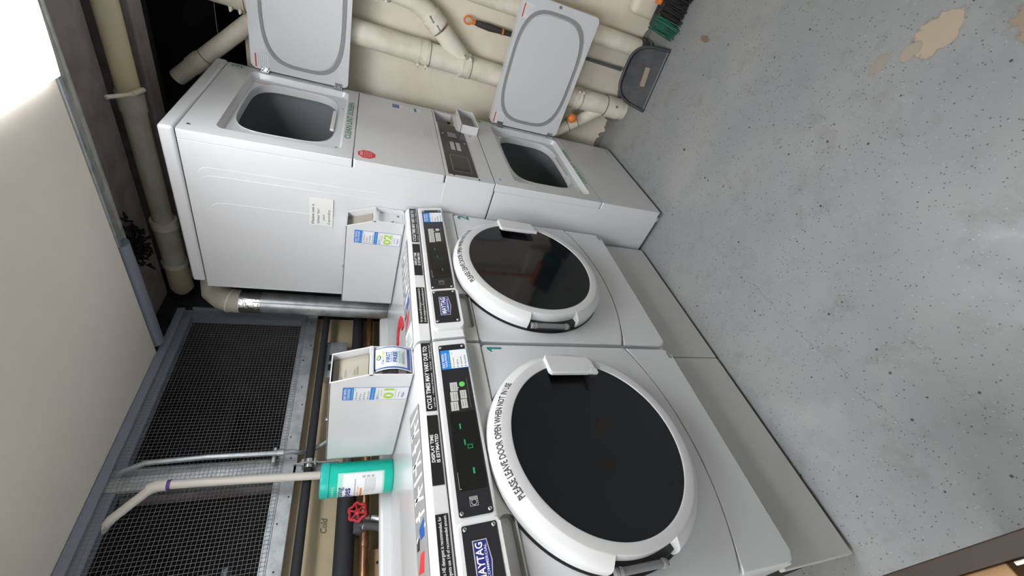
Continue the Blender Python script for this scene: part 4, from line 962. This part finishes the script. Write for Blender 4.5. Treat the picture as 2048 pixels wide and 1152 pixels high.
b.box(x0, x0 + .004, yo, .03, za, zb2, 'panel', .001, 1); b.box(x1 - .004, x1, yo, .03, za, zb2, 'panel', .001, 1); b.box(x0, x1, yo, .03, zb2 - .004, zb2, 'panel', .001, 1); b.box(x0, x1, yo, .03, za, za + .004, 'panel', .001, 1)
b.box(x0 + .003, x1 - .003, -.006, -.002, za + .003, zb2 - .003, 'gasket'); b.box(x0 + .02, x0 + .09, -.009, -.005, za + .008, za + .05, 'dark', .002); b.build('coin_tray', cs, t, label='white coin tray pulled out of the panel')
# two doors, swung open at the right
def dryer_door(z0, z1, gz0, gz1):
    xf, xb = .668, .704; ya, yb = -.006, -.602
    F = left(xf, 0, 0); b = MB()
    b.prism(rrect(-ya, -yb, z0, z1, .016), F, .036, 'enamel', .005, allb=True)
    d = b.build('door', t, label='white rectangular door swung wide open')
    gc = ((.037 + .566) / 2, (gz0 + gz1) / 2); rx, rz = (.566 - .037) / 2, (gz1 - gz0) / 2
    out = ell(gc[0], gc[1], rx, rz, 72, 3.4); inn = ell(gc[0], gc[1], rx - .014, rz - .012, 72, 3.3)
    b = MB(); b.prism(out, F @ Matrix.Translation((0, 0, .004)), .004, 'gasket', .0015, 2, holes=[inn]); b.build('door_rim_ring', d, t, label='grey door gasket')
    b = MB(); b.prism(ell(gc[0], gc[1], rx - .018, rz - .015, 72, 3.2), F @ Matrix.Translation((0, 0, .006)), .006, 'enamel', .004, 3); b.build('inner_liner', d, t)
    for ua, ub in ((.010, .070), (.505, .565)):
        b = MB()
        va, vb = z1 - .068, z1 - .012
        if ua > .4: va, vb = z1 - .060, z1 - .008
        b.rectl(ua, ub, va, vb, F, 'paper', 0, .004); b.rectl(ua + .002, ub - .002, vb - .010, vb - .004, F, 'orange_red', .0004, .002)
        for k in range(5): b.rectl(ua + .012, ub - .004, vb - .018 - k * .008, vb - .0165 - k * .008, F, 'silver', .0004)
        b.rectl(ua + .004, ua + .009, va + .004, va + .010, F, 'black', .0004)
        b.build('warning_sticker', d, t, label='small white warning sticker with an orange stripe')
    for zz in (z0 + .040, z1 - .055):
        b = MB(); b.box(.640, .672, -.008, -.001, zz - .016, zz + .016, 'chrome', .001); b.box(.664, .6685, -.022, -.004, zz - .016, zz + .016, 'chrome', .001)
        b.tube([(.667, -.006, zz - .017), (.667, -.006, zz + .017)], .004, 'chrome', 10)
        for q in (-.009, .009): screw(b, front(.652, -.008, zz + q), 0, 0, .003, 'silver_dark')
        b.build('hinge', d, t)
    b = MB(); b.box(.664, .6685, -.596, -.585, (z0 + z1) / 2 + .01, (z0 + z1) / 2 + .022, 'grey_plastic', .001); b.build('latch', d, t)
dryer_door(1.487, 1.879, 1.508, 1.838)
dryer_door(.389, .782, .416, .768)
for x_, y_ in ((.03, .05), (.65, .05), (.03, .64), (.65, .64)):
    b = MB(); b.tube([(x_, y_, 0), (x_, y_, .022)], .018, 'grey_plastic' if x_ > .1 else 'silver', 14); b.build('foot', t)
b = MB(); b.box(.02, .66, .03, .66, .004, .019, 'dark'); b.build('underside', t)
# handwritten note taped on the dryer's side
b = MB(); N_ = left(-.0052, 0, 0)
b.prism(rect(-.308, -.182, 1.494, 1.578), N_, .0020, 'note')
n0 = N_ @ Matrix.Translation((0, 0, 0))
for k, (w_, xx, wd) in enumerate((('Please set a', -.303, .092), ('timer for', -.298, .070), ('your', -.282, .030), ('Laundry.', -.298, .072))):
    b.text(w_, n0 @ Matrix.Translation((xx, 1.561 - k * .019, 0)), .0095, 'ink', wd, shear=.15)
tag(b.build('paper_note'), 'handwritten white note taped to the side of the stacked dryer', 'note')

# ================================================================ brown bench edge near the camera
t = thing('wooden_bench', (-1.60, -.4, 0), 'brown wooden bench edge in the near lower corner', 'bench')
b = MB(); b.box(-1.5065, -1.4860, -1.05, -.10, .690, .750, 'wood', .002); b.build('edge_board', t)
b = MB(); b.box(-1.95, -1.507, -.445, -.10, .700, .735, 'tanwood', .002); b.build('seat_board', t, label='tan wooden seat board')
b = MB(); b.box(-1.95, -1.507, -1.05, -.452, .52, .55, 'wood', .002); b.box(-1.512, -1.508, -.50, -.455, .735, .742, 'pvc', .001); b.build('inner_shelf', t)
for x_, y_ in ((-1.92, -1.02), (-1.53, -1.02), (-1.92, -.14), (-1.53, -.14)):
    b = MB(); b.box(x_ - .02, x_ + .02, y_ - .02, y_ + .02, 0, .70, 'wood', .002); b.build('leg', t)
